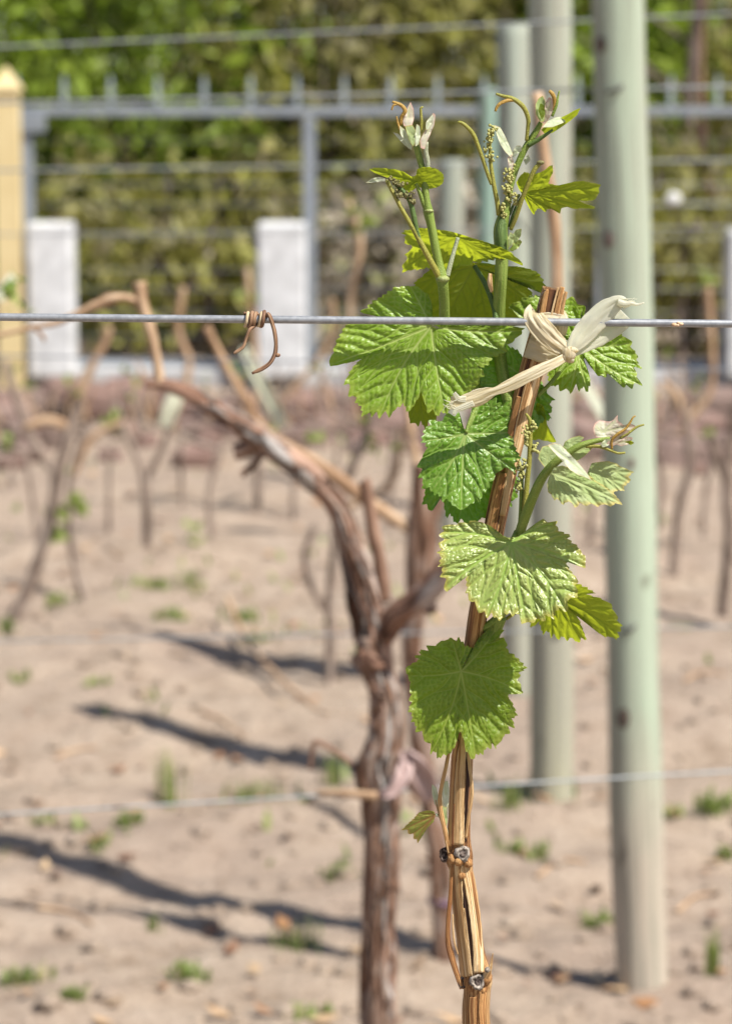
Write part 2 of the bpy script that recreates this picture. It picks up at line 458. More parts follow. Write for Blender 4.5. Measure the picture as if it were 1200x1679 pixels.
def mtube(name, path, Y, mat, parent, n=40, seg=10, **kw):
    """path rows: (photo x, photo y, width px[, dY]) at distance Y"""
    a = np.array([list(r) + [0] * (4 - len(r)) for r in path], float)
    s = spline(np.column_stack([a[:, 0], a[:, 1], a[:, 3] * 300, a[:, 2]]), n)
    yy = Y + s[:, 2] / 300
    return tube(name, P(s[:, 0], s[:, 1], yy), np.maximum(s[:, 3], 1) / 2 * U * yy, mat, parent, seg, **kw)

def ball(c, r, seg=6, rings=4, sq=(1, 1, 1)):
    V = [[0, 0, 1]]; Fc = []
    for i in range(1, rings):
        t = math.pi * i / rings
        for j in range(seg):
            p = 2 * math.pi * j / seg
            V.append([math.sin(t) * math.cos(p), math.sin(t) * math.sin(p), math.cos(t)])
    V.append([0, 0, -1]); last = len(V) - 1
    for j in range(seg):
        k = (j + 1) % seg
        Fc.append([0, 1 + j, 1 + k]); Fc.append([last, 1 + (rings - 2) * seg + k, 1 + (rings - 2) * seg + j])
        for i in range(rings - 2):
            a = 1 + i * seg
            Fc.append([a + j, a + seg + j, a + seg + k, a + k])
    return np.array(V) * r * np.array(sq) + np.asarray(c), Fc

def box_geo(x0, x1, y0, y1, z0, z1, bev=0.0):
    b = bev
    prof = [(x0 + b, y0), (x1 - b, y0), (x1, y0 + b), (x1, y1 - b), (x1 - b, y1), (x0 + b, y1), (x0, y1 - b), (x0, y0 + b)] if b else [(x0, y0), (x1, y0), (x1, y1), (x0, y1)]
    k = len(prof)
    if b:
        cx, cy = (x0 + x1) / 2, (y0 + y1) / 2
        ins = [(cx + (x - cx) * (1 - 2 * b / (x1 - x0)), cy + (y - cy) * (1 - 2 * b / (y1 - y0))) for x, y in prof]
        rings = [(ins, z0), (prof, z0 + b), (prof, z1 - b), (ins, z1)]
    else: rings = [(prof, z0), (prof, z1)]
    V = [(x, y, z) for pr, z in rings for x, y in pr]
    Fc = [[r * k + j, r * k + (j + 1) % k, (r + 1) * k + (j + 1) % k, (r + 1) * k + j] for r in range(len(rings) - 1) for j in range(k)]
    Fc.append(list(range(k))[::-1]); Fc.append([(len(rings) - 1) * k + j for j in range(k)])
    return np.array(V, float), Fc

# ------------------------------------------------------------------ ground
def axis(lo, a, b, hi, step, far):
    return np.concatenate([-np.geomspace(-lo, -a + 1e-6, far)[:-1] if lo < 0 else np.linspace(lo, a, far)[:-1], np.arange(a, b, step), np.geomspace(b, hi, far)])
gx = axis(-250, -2.2, 2.2, 250, .028, 26)
gy = np.concatenate([np.linspace(-40, 2.4, 24)[:-1], np.arange(2.4, 9, .028), np.geomspace(9, 420, 90)])
XX, YY = np.meshgrid(gx, gy, indexing='ij')
ZZ = np.where((YY < 60) & (np.abs(XX) < 60), gz(XX, YY), 0)
nx, ny = XX.shape
gV = np.stack([XX, YY, ZZ], -1).reshape(-1, 3)
ii, jj = np.meshgrid(np.arange(nx - 1), np.arange(ny - 1), indexing='ij')
k0 = (ii * ny + jj).ravel()
gF = np.stack([k0, k0 + ny, k0 + ny + 1, k0 + 1], -1)
mesh_obj('ground', gV, gF, 'soil', kind='structure')

# pebbles and crumbs of soil
pg = Geo()
for i in range(3600):
    y = 3.9 + 5.5 * RNG.random() ** 1.5; x = (RNG.random() - .5) * (.42 * y + .6)
    r = .003 + .018 * RNG.random() ** 5
    V, Fc = ball((x, y, float(gz(x, y)) + r * .25), r, 5, 3, (1 + .5 * RNG.random(), 1 + .5 * RNG.random(), .7))
    pg.add(V, Fc)
pg.obj('gravel', 'soil', kind='stuff', label='small stones and crumbs of dry soil on the vineyard floor')
lg = Geo()
for i in range(420):
    y = 4.0 + 7 * RNG.random() ** 1.4; x = (RNG.random() - .5) * (.42 * y + .5)
    a = RNG.random() * 6.28; r = .012 + .02 * RNG.random(); z = float(gz(x, y)) + .006
    d = np.array([math.cos(a), math.sin(a), .15 * RNG.normal()]); e = np.array([-math.sin(a), math.cos(a), .3 * RNG.normal()])
    c = np.array([x, y, z + .004])
    lg.add([c - d * r, c + e * r * .5, c + d * r + [0, 0, r * .3], c - e * r * .5], [[0, 1, 2], [0, 2, 3]], rnd=np.full(4, RNG.random()))
lg.obj('leaf_litter', 'litter', kind='stuff', label='dry brown leaf scraps scattered over the soil')

# ------------------------------------------------------------------ background: earth bank, shrubs
bx = np.linspace(-40, 40, 81); by = np.linspace(17.5, 60, 26)
BX, BY = np.meshgrid(bx, by, indexing='ij')
BZ = np.clip((BY - 17.5) / 6, 0, 1) * .75 + .25 * vnoise(BX * .8, BY * .8, 5) * np.clip((BY - 17.5) / 2, 0, 1) - .06
k0 = (np.arange(80)[:, None] * 26 + np.arange(25)[None]).ravel()
mesh_obj('bank', np.stack([BX, BY, BZ], -1).reshape(-1, 3), np.stack([k0, k0 + 26, k0 + 27, k0 + 1], -1), 'bank_soil', kind='structure')

def shrub(label, x, y, h, w, nleaf, mat, zlo=0.1, size=.05, seed=1, bare=0.0, twigs=9, group='shrubs and trees behind the fence', name='shrub', cat='shrub', twigw=.022):
    r = np.random.default_rng(seed)
    t = thing(name, label, cat, (x, y, 0), group)
    g = Geo()
    for k in range(twigs):
        a = r.random() * 6.28; sp = w * (.15 + .75 * r.random())
        p = np.array([[x + .1 * math.cos(a), y + .1 * math.sin(a), -.1], [x + sp * .4 * math.cos(a), y + sp * .4 * math.sin(a), h * .35],
                      [x + sp * .75 * math.cos(a + .3), y + sp * .7 * math.sin(a + .3), h * .65], [x + sp * math.cos(a + .2), y + sp * math.sin(a + .2), h * (.8 + .2 * r.random())]])
        C = spline(p, 14)
        V, Fc, tc = tube_geo(C, np.linspace(twigw, .005, 14), 6, .1, seed=seed + k)
        g.add(V, Fc, tc=tc)
    g.obj('trunk', 'trunk_dark', t)
    nc = max(10, nleaf // 34)
    cl = r.normal(size=(nc, 3)); cl /= np.linalg.norm(cl, axis=1)[:, None]
    cl *= (.35 + .65 * r.random(nc) ** .5)[:, None]
    cz = zlo + (h - zlo) * (.5 + .5 * cl[:, 2])
    cl = np.stack([x + w * cl[:, 0], y + w * .8 * cl[:, 1], cz], -1)
    ck = r.random(nc)
    idx = r.integers(0, nc, nleaf)
    pos = cl[idx] + r.normal(size=(nleaf, 3)) * np.array([.13, .13, .12]) * w / .9
    keep = pos[:, 2] > .03; pos = pos[keep]; idx = idx[keep]; nl = len(pos)
    d = r.normal(size=(nl, 3)); d[:, 2] -= .4; d /= np.linalg.norm(d, axis=1)[:, None]
    e = np.cross(d, r.normal(size=(nl, 3))); e /= np.linalg.norm(e, axis=1)[:, None]
    nn = np.cross(d, e)
    L = size * (.6 + .9 * r.random(nl))[:, None]
    V = np.stack([pos - d * L, pos + e * L * .5 + nn * L * .12, pos + d * L - nn * L * .15, pos - e * L * .5 + nn * L * .12], 1).reshape(-1, 3)
    b = np.arange(nl) * 4
    Fc = np.concatenate([np.stack([b, b + 1, b + 2], -1), np.stack([b, b + 2, b + 3], -1)])
    rv = np.clip(.55 * ck[idx] + .45 * r.random(nl), 0, 1)
    mesh_obj('crown', V, Fc, mat, t, smooth=False, attrs={'rnd': np.repeat(rv, 4)})
    return t

SHR = [
 ('bright green leafy shrub behind the cream gate post at the far left', -2.35, 15.9, 3.0, 1.1, 3300, 'foliage', .2),
 ('bright green leafy shrub above the gap between the two white pillars', -1.2, 16.1, 2.9, 1.0, 3500, 'foliage', .15),
 ('yellow green shrub above the pillar beside the blue-grey fence post', -.25, 15.9, 2.8, .85, 2900, 'foliage_olive', .2),
 ('thin olive shrub behind the middle of the fence, left of the posts', .55, 16.3, 2.8, .8, 2300, 'foliage_olive', .15),
 ('bright green shrub showing between the two tall wooden posts', 1.40, 16.1, 2.9, .70, 2900, 'foliage', .6),
 ('dull olive shrub right of the tall green post', 2.05, 16.8, 2.6, .7, 1900, 'foliage_olive', .2),
 ('dense dark green tree in the second line at the left', -3.4, 18.2, 4.0, 1.5, 4200, 'foliage', .1),
 ('dark green tree in the second line behind the white pillars', -1.6, 18.6, 4.1, 1.6, 5000, 'foliage', .1),
 ('brown twiggy tree in the second line behind the middle posts', .35, 18.4, 3.8, 1.4, 5500, 'foliage_olive', .1),
 ('mixed green thicket behind the right end of the fence', 2.0, 18.6, 3.4, 1.2, 3600, 'foliage', .1),
 ('low dark green brush at the foot of the shrubs behind the pillars', -1.1, 14.9, 1.25, .9, 1100, 'foliage_olive', .05),
 ('low brown brush behind the stone wall near the middle', .3, 15.0, 1.1, 1.0, 1300, 'foliage_brown', .05),
 ('low olive brush behind the stone wall at the right', 1.9, 14.9, 1.3, .9, 1200, 'foliage_olive', .05),
 ('leafy green tree beyond the right edge of the fence', 3.9, 18.5, 4.0, 1.3, 3600, 'foliage', .3),
]
for i, (lb, x, y, h, w, nl, mt, zl) in enumerate(SHR):
    shrub(lb, x, y, h, w, nl, mt, zl, .062, 40 + i, name='tree' if 'tree' in lb else 'shrub', cat='tree' if 'tree' in lb else 'shrub')
# slim dark tree trunks behind the right end of the fence
for i, (px0, px1, w, lb) in enumerate(((1128, 1140, 26, 'dark brown tree trunk behind the fence, right of the tall green post'), (1165, 1150, 14, 'slim reddish bare sapling at the right edge of the picture'))):
    Y = 15.2
    b = P(px0, 640, Y); b[2] = 0
    t = thing('sapling', lb, 'tree', b, 'bare trunks behind the fence')
    C = spline(np.array([b - [0, 0, .1], P(px0 + 6, 420, Y), P((px0 + px1) / 2 - 6, 220, Y), P(px1, 40, Y), P(px1 + 14, -160, Y)]), 26)
    tube('trunk', C, np.linspace(w, w * .55, 26) / 2 * U * Y, 'trunk_dark' if i == 0 else 'vine_cane_dark', t, 9, rough=.2, seed=60 + i)
    g = Geo()
    for k in range(7):
        p0 = C[7 + 2 * k]; dr = np.array([RNG.normal() * .5, RNG.normal() * .2, .5]); C2 = spline(np.array([p0, p0 + dr * .3, p0 + dr * .7 + [RNG.normal() * .1, 0, 0]]), 8)
        V, Fc, tc = tube_geo(C2, np.linspace(.02, .006, 8), 5); g.add(V, Fc, tc=tc)
    g.obj('branch', 'trunk_dark', t)

# ------------------------------------------------------------------ stone wall, kerb, fence, pillars
WY = 12.7
KY = 13.2
def zat(py, Y): return float(P(600, py, Y)[2])
def xat(px, Y): return float(P(px, 600, Y)[0])
wz = zat(642, WY)                            # top of the rubble wall
V, Fc = box_geo(-14, 14, WY + .12, 17.6, -.2, wz - .03)
mesh_obj('terrace_ground', V, Fc, 'soil', smooth=False, kind='structure')
wall = thing('stone_wall', 'low tumbledown wall of rough reddish stones under the fence', 'wall', (0, WY, 0))
V, Fc = box_geo(-5, 5, WY + .03, WY + .118, -.1, wz - .02)
mesh_obj('core', V, Fc, 'bank_soil', wall, smooth=False)
row = 0; z = .0
r = np.random.default_rng(11)
def stone(cx, cy, cz, sx, sy, sz, par):
    V, Fc = ball((0, 0, 0), 1, 7, 5)
    V = np.sign(V) * np.abs(V) ** .62
    V += .28 * np.stack([vnoise(V[:, 0] * 1.7 + cx * 9 + k * 7, V[:, 1] * 1.7 + V[:, 2] * 1.3 + cz * 5, 20 + k) for k in range(3)], -1)
    return mesh_obj('stone', V * np.array([sx, sy, sz]) + np.array([cx, cy, cz]), Fc, 'stone', par, smooth=False)
heights = [.15, .13, .14]
z = -.03
while z < wz - .06:
    h = .09 + .07 * r.random()
    x = -3.6 + .2 * r.random()
    while x < 3.6:
        w = .10 + .24 * r.random() ** 1.5
        stone(x + w / 2, WY + .04 * r.normal() - .02, z + h / 2, w * .53, .13 + .04 * r.random(), h * (.40 + .20 * r.random()), wall)
        x += w * .98
    z += h * .93
for i in range(150):                          # stones tumbled down in front of it
    y = WY - .15 - 1.7 * r.random() ** 1.6; x = -2.6 + 5.2 * r.random(); q = .05 + .09 * r.random() ** 1.7
    stone(x, y, float(gz(x, y)) + q * .35 + max(0, .06 - .06 * (WY - y)), q * (1 + .4 * r.random()), q, q * .7, wall)
# loose stones at the foot of the wall
for i, (px, py, s) in enumerate(((1095, 722, 30), (205, 705, 26), (330, 712, 22), (1140, 770, 18), (585, 735, 20), (60, 745, 20), (985, 745, 16), (420, 745, 15))):
    b = G(px, py + s * .4); d = b[1]; rr = s * U * d
    V, Fc = ball((0, 0, 0), 1, 8, 6); V = np.sign(V) * np.abs(V) ** .75
    V += .25 * np.stack([vnoise(V[:, 0] * 1.7 + i * 3.3 + k, V[:, 1] * 1.7 + V[:, 2] + i, 70 + k) for k in range(3)], -1)
    where = ['right of the tall green post', 'below the left white pillar', 'left of the curved vine arm', 'low at the right edge', 'behind the curved vine arm', 'at the far left', 'between the two tall posts', 'just above the curved vine arm'][i]
    mesh_obj('rock', V * np.array([rr, rr * .8, rr * .7]) + b + [0, 0, rr * .4], Fc, 'stone', base=b, label='rough reddish rock before the stone wall, ' + where, cat='rock', group='loose rocks before the wall')
ktop = zat(603, KY); kbot = wz - .04
V, Fc = box_geo(-6, 6, KY - .04, KY + .32, kbot, ktop, .012)
mesh_obj('concrete_kerb', V, Fc, 'concrete', base=(0, KY, kbot), label='pale grey concrete kerb under the fence', cat='kerb', smooth=False)

FY = KY + .14
fence = thing('metal_fence', 'blue-grey metal fence with spiked top rail and thin wires on the kerb', 'fence', (0, FY, ktop))
def fbox(name, px0, px1, py0, py1, Y, t, mat, par, bev=.004):
    V, Fc = box_geo(xat(px0, Y), xat(px1, Y), Y - t / 2, Y + t / 2, zat(py1, Y), zat(py0, Y), bev)
    return mesh_obj(name, V, Fc, mat, par, smooth=False)
fbox('rail', -900, 2100, 174, 189, FY, .05, 'fence_metal', fence)
fbox('rail', -900, 2100, 588, 596, FY, .05, 'fence_metal', fence)
for px in (-440, 50, 508, 985, 1480):
    fbox('fence_post', px - 10, px + 10, 192, 584, FY, .07, 'fence_metal', fence)
fbox('corner_plate', 40, 82, 186, 216, FY - .05, .012, 'fence_metal', fence)
px = -430
while px < 1700:
    b = P(px, 168, FY); zt = zat(118, FY)
    V = np.array([[b[0] - .013, FY - .006, b[2] - .01], [b[0] + .013, FY - .006, b[2] - .01], [b[0] + .011, FY - .006, zt - .06], [b[0], FY, zt], [b[0] - .011, FY - .006, zt - .06],
                  [b[0] - .013, FY + .006, b[2] - .01], [b[0] + .013, FY + .006, b[2] - .01], [b[0] + .011, FY + .006, zt - .06], [b[0] - .011, FY + .006, zt - .06]])
    mesh_obj('spike', V, [[0, 1, 2, 4], [4, 2, 3], [6, 5, 8, 7], [7, 8, 3], [1, 6, 7, 2], [2, 7, 3], [5, 0, 4, 8], [8, 4, 3], [0, 5, 6, 1]], 'spike_metal', fence, smooth=False)
    px += 76.5
for py in (230, 302, 335, 388, 442, 474, 512, 550):
    a, b = P(-900, py, FY + .05), P(2100, py, FY + .05)
    tube('wire', spline([a, b], 2), np.array([.0026, .0026]), 'wire_far', fence, 6)
# cream gate post with pointed cap
GY = FY - .30
gx0, gx1 = xat(1, GY), xat(40, GY); gc = (gx0 + gx1) / 2; gw = (gx1 - gx0) / 2
zb, zs, zt = zat(655, GY), zat(150, GY), zat(108, GY)
rings = [(gw, zb), (gw, zs - .03), (gw * 1.0, zs), (gw * 1.22, zs + .004), (gw * 1.22, zs + .02), (gw * .8, zs + .05), (gw * .35, zt - .03), (gw * .05, zt)]
V = []; Fc = []
for w, z in rings:
    for sx, sy in ((-1, -1), (1, -1), (1, 1), (-1, 1)): V.append((gc + sx * w, GY + sy * w, z))
for i in range(len(rings) - 1):
    for j in range(4): Fc.append([i * 4 + j, i * 4 + (j + 1) % 4, i * 4 + 4 + (j + 1) % 4, i * 4 + 4 + j])
Fc += [[3, 2, 1, 0], [28, 29, 30, 31]]
V = np.array(V); V[:4, 2] = wz - .05
mesh_obj('gate_post', V, Fc, 'cream_paint', base=(gc, GY, 0), smooth=False, label='cream painted wooden gate post with a pointed cap at the left edge', cat='post')
def pillar(px0, px1, pyt, pyb, Y, label):
    x0, x1 = xat(px0, Y), xat(px1, Y); d = (x1 - x0) * .5
    V, Fc = box_geo(x0, x1, Y - d, Y + d, ktop - .03, zat(pyt, Y), .012)
    mesh_obj('pillar', V, Fc, 'white_paint', base=((x0 + x1) / 2, Y, ktop), smooth=False, label=label, cat='pillar', group='white pillars by the fence')
pillar(52, 124, 364, 640, FY - .22, 'white rendered pillar beside the cream gate post')
pillar(424, 502, 364, 630, FY - .22, 'white rendered pillar beside the blue-grey fence post')
pillar(1188, 1262, 376, 600, FY - .22, 'white rendered pillar cut by the right edge of the picture')

# ------------------------------------------------------------------ trellis posts
def wpost(label, bpx, bpy, tpx, tpy, wb, wt, mat, Y=None, ztop=None, staples=(), seed=0):
    b = G(bpx, bpy)
    if Y is not None: b = P(bpx, bpy, Y); b[2] = 0
    Y = b[1]
    top = P(tpx, tpy, Y)
    if ztop: top = b + (top - b) * (ztop / top[2])
    low = b - (top - b) * .08
    n = 60
    t = np.linspace(0, 1, n)[:, None]
    C = low + (top - low) * t
    C[:, 0] += .006 * vnoise(t[:, 0] * 5, 0 * t[:, 0] + seed, seed)
    R = np.linspace(wb, wt, n) / 2 * U * Y * (1 + .05 * vnoise(t[:, 0] * 9, 0 * t[:, 0] + 3 + seed, seed + 2))
    C = np.vstack([C, C[-1] + [0, 0, .004]]); R = np.append(R, R[-1] * .94)
    o = tube('wooden_post', C, R, mat, None, 28, rough=.035, ridges=.05, seed=seed, rf=4.0, base=b, label=label, cat='post', group='trellis posts')
    for spx, spy in staples:
        p = P(spx, spy, Y - (wb + wt) / 4 * U * Y - .001)
        C2 = np.array([p + [-.012, 0.004, -.006], p + [-.006, -.003, -.002], p + [.006, -.003, .002], p + [.012, .004, .006]])
        tube('staple', spline(C2, 9), np.full(9, .0035), 'staple', o, 6)
    return o
thick_post = wpost('thick pale green wooden post nearest the vines at the right', 1052, 1610, 1012, 0, 89, 84, 'post_green', ztop=2.05, staples=((1030, 1032), (1008, 146)), seed=1)
wpost('tall grey-green wooden post just left of the thick green post', 905, 1306, 901, 0, 72, 66, 'post_sage', ztop=1.93, staples=((915, 1038),), seed=2)
wpost('shorter grey wooden post with flat top behind the shoot tips', 850, 1160, 841, 40, 56, 52, 'post_grey', Y=6.5, seed=3)
wpost('thin bluish green post furthest back among the posts', 800, 900, 799, 145, 30, 30, 'post_teal', Y=9.6, seed=4)
wpost('pale low post with flat top left of the thin bluish post', 740, 900, 741, 263, 40, 39, 'post_grey', Y=8.7, seed=5)
for kx, ky, kr in ((984, 72, 9), (998, 392, 10), (1022, 1178, 11), (1036, 760, 7)):
    b_, t_ = G(1052, 1610), P(1012, 0, G(1052, 1610)[1])
    Yk = b_[1]; cx = 1012 + 40 * ky / 1622; R = 43.0
    g = Geo(); ring = []
    for rr in (0, .55, 1):
        for an in np.linspace(0, 6.283, 12, endpoint=False):
            qx, qy = kx + kr * rr * math.cos(an), ky + 1.5 * kr * rr * math.sin(an)
            ring.append(P(qx, qy, Yk - (math.sqrt(max(R * R - (qx - cx) ** 2, 9)) * 1.0 + 2.0 * (1.4 - rr)) * U * Yk))
    g.add(np.array(ring), [[i * 12 + j, i * 12 + (j + 1) % 12, (i + 1) * 12 + (j + 1) % 12, (i + 1) * 12 + j] for i in range(2) for j in range(12)], tc=np.array(ring))
    g.obj('knot', 'trunk_dark', thick_post)
# slanting pale board between the two tall posts
pa, pb = P(938, 596, 5.2), P(1008, 712, 5.0)
dirv = (pb - pa) / np.linalg.norm(pb - pa); side = np.cross(dirv, [0, 1, 0])
V = []
for q in (pa - dirv * .02, pb + dirv * .03):
    for sx, sy in ((-1, -1), (1, -1), (1, 1), (-1, 1)): V.append(q + side * sx * .017 + np.array([0, 1, 0]) * sy * .009)
mesh_obj('brace_board', np.array(V), [[0, 1, 2, 3], [7, 6, 5, 4], [0, 4, 5, 1], [1, 5, 6, 2], [2, 6, 7, 3], [3, 7, 4, 0]], 'brace_wood', base=pb + dirv * .03, smooth=False, label='pale slanting brace board beside the thick green post', cat='board')

# ------------------------------------------------------------------ trellis wires behind
def wire(label, x0, y0, x1, y1, Y0, Y1, r, mat, sag=0.0):
    ex = .35
    xa, ya = x0 - (x1 - x0) * ex, y0 - (y1 - y0) * ex; xb, yb = x1 + (x1 - x0) * ex, y1 + (y1 - y0) * ex
    Ya, Yb = Y0 - (Y1 - Y0) * ex, Y1 + (Y1 - Y0) * ex
    t = np.linspace(0, 1, 40)
    C = P(xa + (xb - xa) * t, ya + (yb - ya) * t + sag * 4 * (t - t * t), Ya + (Yb - Ya) * t)
    return tube('trellis_wire', C, np.full(40, r), mat, base=C[0], seg=8, label=label, cat='wire', group='trellis wires')
wire('low grey wire tied to the thick vine trunk, crossing the green post', 0, 1336, 1200, 1265, 3.02, 3.2, .0016, 'wire_far')
wire('faint wire crossing the posts low behind the bottom leaf', 0, 1052, 1200, 1028, 4.36, 4.36, .0018, 'wire_far')
wire('dark wire running just below the front wire at the left', 0, 583, 1200, 606, 4.38, 4.38, .0018, 'wire_dark')
wire('grey wire passing the thick green post near its top', 0, 168, 1200, 141, 4.38, 4.38, .0024, 'wire_far')
wire('topmost grey wire near the upper edge of the picture', 0, 76, 1200, 22, 5.0, 5.0, .0024, 'wire_far')
wire('grey wire level with the shoot tips, below the spiked rail', 0, 279, 1200, 262, 6.4, 6.4, .0030, 'wire_far')
wire('grey wire along the middle of the white pillars', 0, 384, 1200, 372, 7.6, 7.6, .0022, 'wire_far')

# ------------------------------------------------------------------ vines behind
def small_leaf_geo(c, s, r, geo):
    """a small lobed grape leaf, folded along the middle"""
    d = r.normal(size=3); d /= np.linalg.norm(d); e = np.cross(d, r.normal(size=3)); e /= np.linalg.norm(e); nn = np.cross(d, e)
    out = [(-.1, 0), (-.35, .55), (.1, .5), (.25, .75), (.55, .35), (1, 0), (.55, -.35), (.25, -.75), (.1, -.5), (-.35, -.55)]
    V = [c] + [c + s * (d * a + e * b + nn * (.35 * abs(b) + .05 * r.normal())) for a, b in out]
    geo.add(np.array(V), [[0, i, i % 10 + 1] for i in range(1, 11)], rnd=np.full(11, r.random()))

def vine(label, Y, parts, leaves=(), group='grapevines in the rows behind', seed=0):
    """parts: (name, mat, [(px, py, w[, dY])...]); the first is the trunk, it starts on the ground"""
    r = np.random.default_rng(300 + seed)
    p0 = parts[0][2][0]
    b = P(p0[0], p0[1], Y); b[2] = 0
    t = thing('grapevine', label, 'grapevine', b, group)
    for i, (nm, mt, path) in enumerate(parts):
        path = [tuple(q) for q in path]
        if i == 0:
            q = path[0]
            base_py = 172 + FPX * CAM_H / Y
            if base_py > q[1] + 5: path = [(q[0], base_py + 12, q[2] * 1.25), *path]
        L = sum(math.hypot(path[k + 1][0] - path[k][0], path[k + 1][1] - path[k][1]) for k in range(len(path) - 1))
        thick = max(q[2] for q in path)
        mtube(nm, path, Y, mt, t, n=int(max(14, L / 6)), seg=18 if thick > 28 else 10, rough=.26 if thick > 18 else .18, ridges=.42 if thick > 28 else .16, seed=seed * 10 + i, rf=2.2)
    for px, py, s, k in leaves:
        for q in range(k):
            g = Geo()
            c = P(px + r.normal() * s * .5, py + r.normal() * s * .5, Y + r.normal() * .02)
            small_leaf_geo(c, s * U * Y * (.5 + .4 * r.random()), r, g)
            g.obj('leaf', 'vine_leaf', t, smooth=False)
    return t

MAINY = 3.1
main = vine('thick old grapevine trunk whose left arm curves up to the front wire', MAINY, [
    ('trunk', 'vine_bark', [(621, 1700, 60), (620, 1600, 58), (622, 1500, 58), (626, 1400, 55), (628, 1310, 58), (622, 1265, 62), (634, 1200, 56), (632, 1140, 54), (618, 1092, 56), (612, 1040, 54)]),
    ('arm', 'vine_arm', [(620, 1100, 44), (615, 1030, 44), (598, 955, 38), (576, 892, 36), (551, 828, 38), (508, 780, 36), (464, 746, 38), (420, 714, 40), (372, 681, 30), (325, 652, 27), (280, 633, 24), (238, 631, 12)]),
    ('arm', 'vine_arm', [(628, 1046, 34, -.01), (652, 1010, 38, -.02), (688, 984, 42, -.04), (722, 950, 38, -.06), (748, 905, 32, -.07)]),
    ('spur', 'vine_cane_dark', [(628, 985, 26), (624, 930, 24), (612, 870, 24), (600, 800, 22), (596, 788, 20)]),
    ('spur', 'vine_bark', [(418, 722, 30), (400, 738, 28), (384, 742, 26)]),
    ('spur', 'vine_bark', [(430, 745, 12), (412, 766, 12), (396, 778, 12)]),
    ('spur', 'vine_bark', [(556, 850, 12, .015), (562, 910, 13, .015), (574, 970, 18, .012), (592, 1050, 28, .01)]),
    ('spur', 'vine_bark', [(600, 1090, 34), (585, 1082, 22), (578, 1076, 16)]),
    ('bark_flake', 'vine_flake', [(492, 772, 8, -.018), (502, 786, 22, -.022), (514, 804, 12, -.018)]),
    ('bark_flake', 'vine_arm', [(592, 1066, 10, -.018), (600, 1080, 24, -.02), (618, 1090, 26, -.02), (634, 1086, 12, -.016)]),
    ('bark_flake', 'vine_flake', [(430, 712, 8, -.014), (446, 730, 22, -.018), (468, 752, 18, -.018), (482, 764, 8, -.014)]),
    ('spur', 'vine_bark', [(604, 1290, 34, -.01), (596, 1268, 26, -.01), (602, 1238, 22, -.01)]),
    ('spur', 'vine_arm', [(703, 992, 26, -.045), (708, 1002, 24, -.05)]),
    ('cane', 'vine_cane', [(262, 632, 18), (258, 600, 17), (250, 556, 18), (240, 520, 20), (232, 490, 19), (228, 462, 22)]),
    ('cane', 'vine_cane', [(240, 500, 15), (205, 488, 16), (176, 492, 20), (140, 508, 12), (95, 528, 10), (55, 536, 9), (0, 548, 9), (-60, 556, 9)]),
    ('cane', 'vine_cane', [(56, 536, 8), (70, 552, 7), (72, 560, 4)]),
    ('cane', 'vine_cane_dark', [(592, 1268, 8), (560, 1240, 9), (520, 1217, 9), (512, 1232, 8), (508, 1262, 7)]),
    ('cane', 'vine_cane', [(618, 1306, 14, -.03), (570, 1302, 13, -.02), (520, 1300, 8)]),
], leaves=((22, 480, 30, 5), (45, 505, 20, 4)), seed=1)
# peeling bark on trunk and arms
rb = np.random.default_rng(77)
def peel(path, count, wmin, wmax, lmin, lmax, mats):
    a = np.array([list(q)[:3] for q in path], float)
    sp = spline(np.column_stack([a[:, 0], a[:, 1], 0 * a[:, 0], a[:, 2]]), 200)
    cum = np.concatenate([[0], np.cumsum(np.linalg.norm(np.diff(sp[:, :2], axis=0), axis=1))])
    for k in range(count):
        L = lmin + (lmax - lmin) * rb.random(); t0 = rb.random() * (cum[-1] - L * .5); tt = np.linspace(t0, min(t0 + L, cum[-1] - 1), 12)
        q = np.stack([np.interp(tt, cum, sp[:, c]) for c in (0, 1, 3)], -1)
        T = np.gradient(q[:, :2], axis=0); T /= np.linalg.norm(T, axis=1)[:, None] + 1e-9; Nn = np.stack([-T[:, 1], T[:, 0]], -1)
        off = (rb.random() * 1.7 - .85) * np.ones(12) + .10 * np.sin(np.linspace(0, 5, 12) + k)
        R = q[:, 2] / 2
        lift = 1.06 + .16 * np.abs(np.linspace(-1, 1, 12)) ** 4 * rb.random() * 2
        px = q[:, 0] + Nn[:, 0] * R * off * lift; py = q[:, 1] + Nn[:, 1] * R * off * lift
        dpx = -R * np.sqrt(np.clip(1 - off * off, .05, 1)) * lift
        w = (wmin + (wmax - wmin) * rb.random()) * np.sin(np.linspace(.35, 2.8, 12))
        V = []
        for i in range(12):
            for e in (-1, 0, 1): V.append(P(px[i] + Nn[i, 0] * w[i] * .5 * e, py[i] + Nn[i, 1] * w[i] * .5 * e, MAINY + (dpx[i] + (1.5 if e else -1.5)) * U * MAINY))
        Fc = [[i * 3 + j, i * 3 + j + 1, i * 3 + j + 4, i * 3 + j + 3] for i in range(11) for j in range(2)]
        tc = np.array([[k * .37 + e * .004, i * .002, i * .012] for i in range(12) for e in (-1, 0, 1)])
        o = mesh_obj('bark_strip', np.array(V), Fc, mats[k % len(mats)], main, attrs={'tc': tc})
        md = o.modifiers.new('thick', 'SOLIDIFY'); md.thickness = .0012
peel([(621, 1690, 60), (620, 1600, 58), (622, 1500, 58), (626, 1400, 55), (628, 1310, 58), (622, 1265, 62), (634, 1200, 56), (632, 1140, 54), (618, 1092, 54)], 46, 5, 15, 50, 190, ('vine_bark', 'vine_flake', 'vine_arm', 'vine_bark', 'vine_cane_dark'))
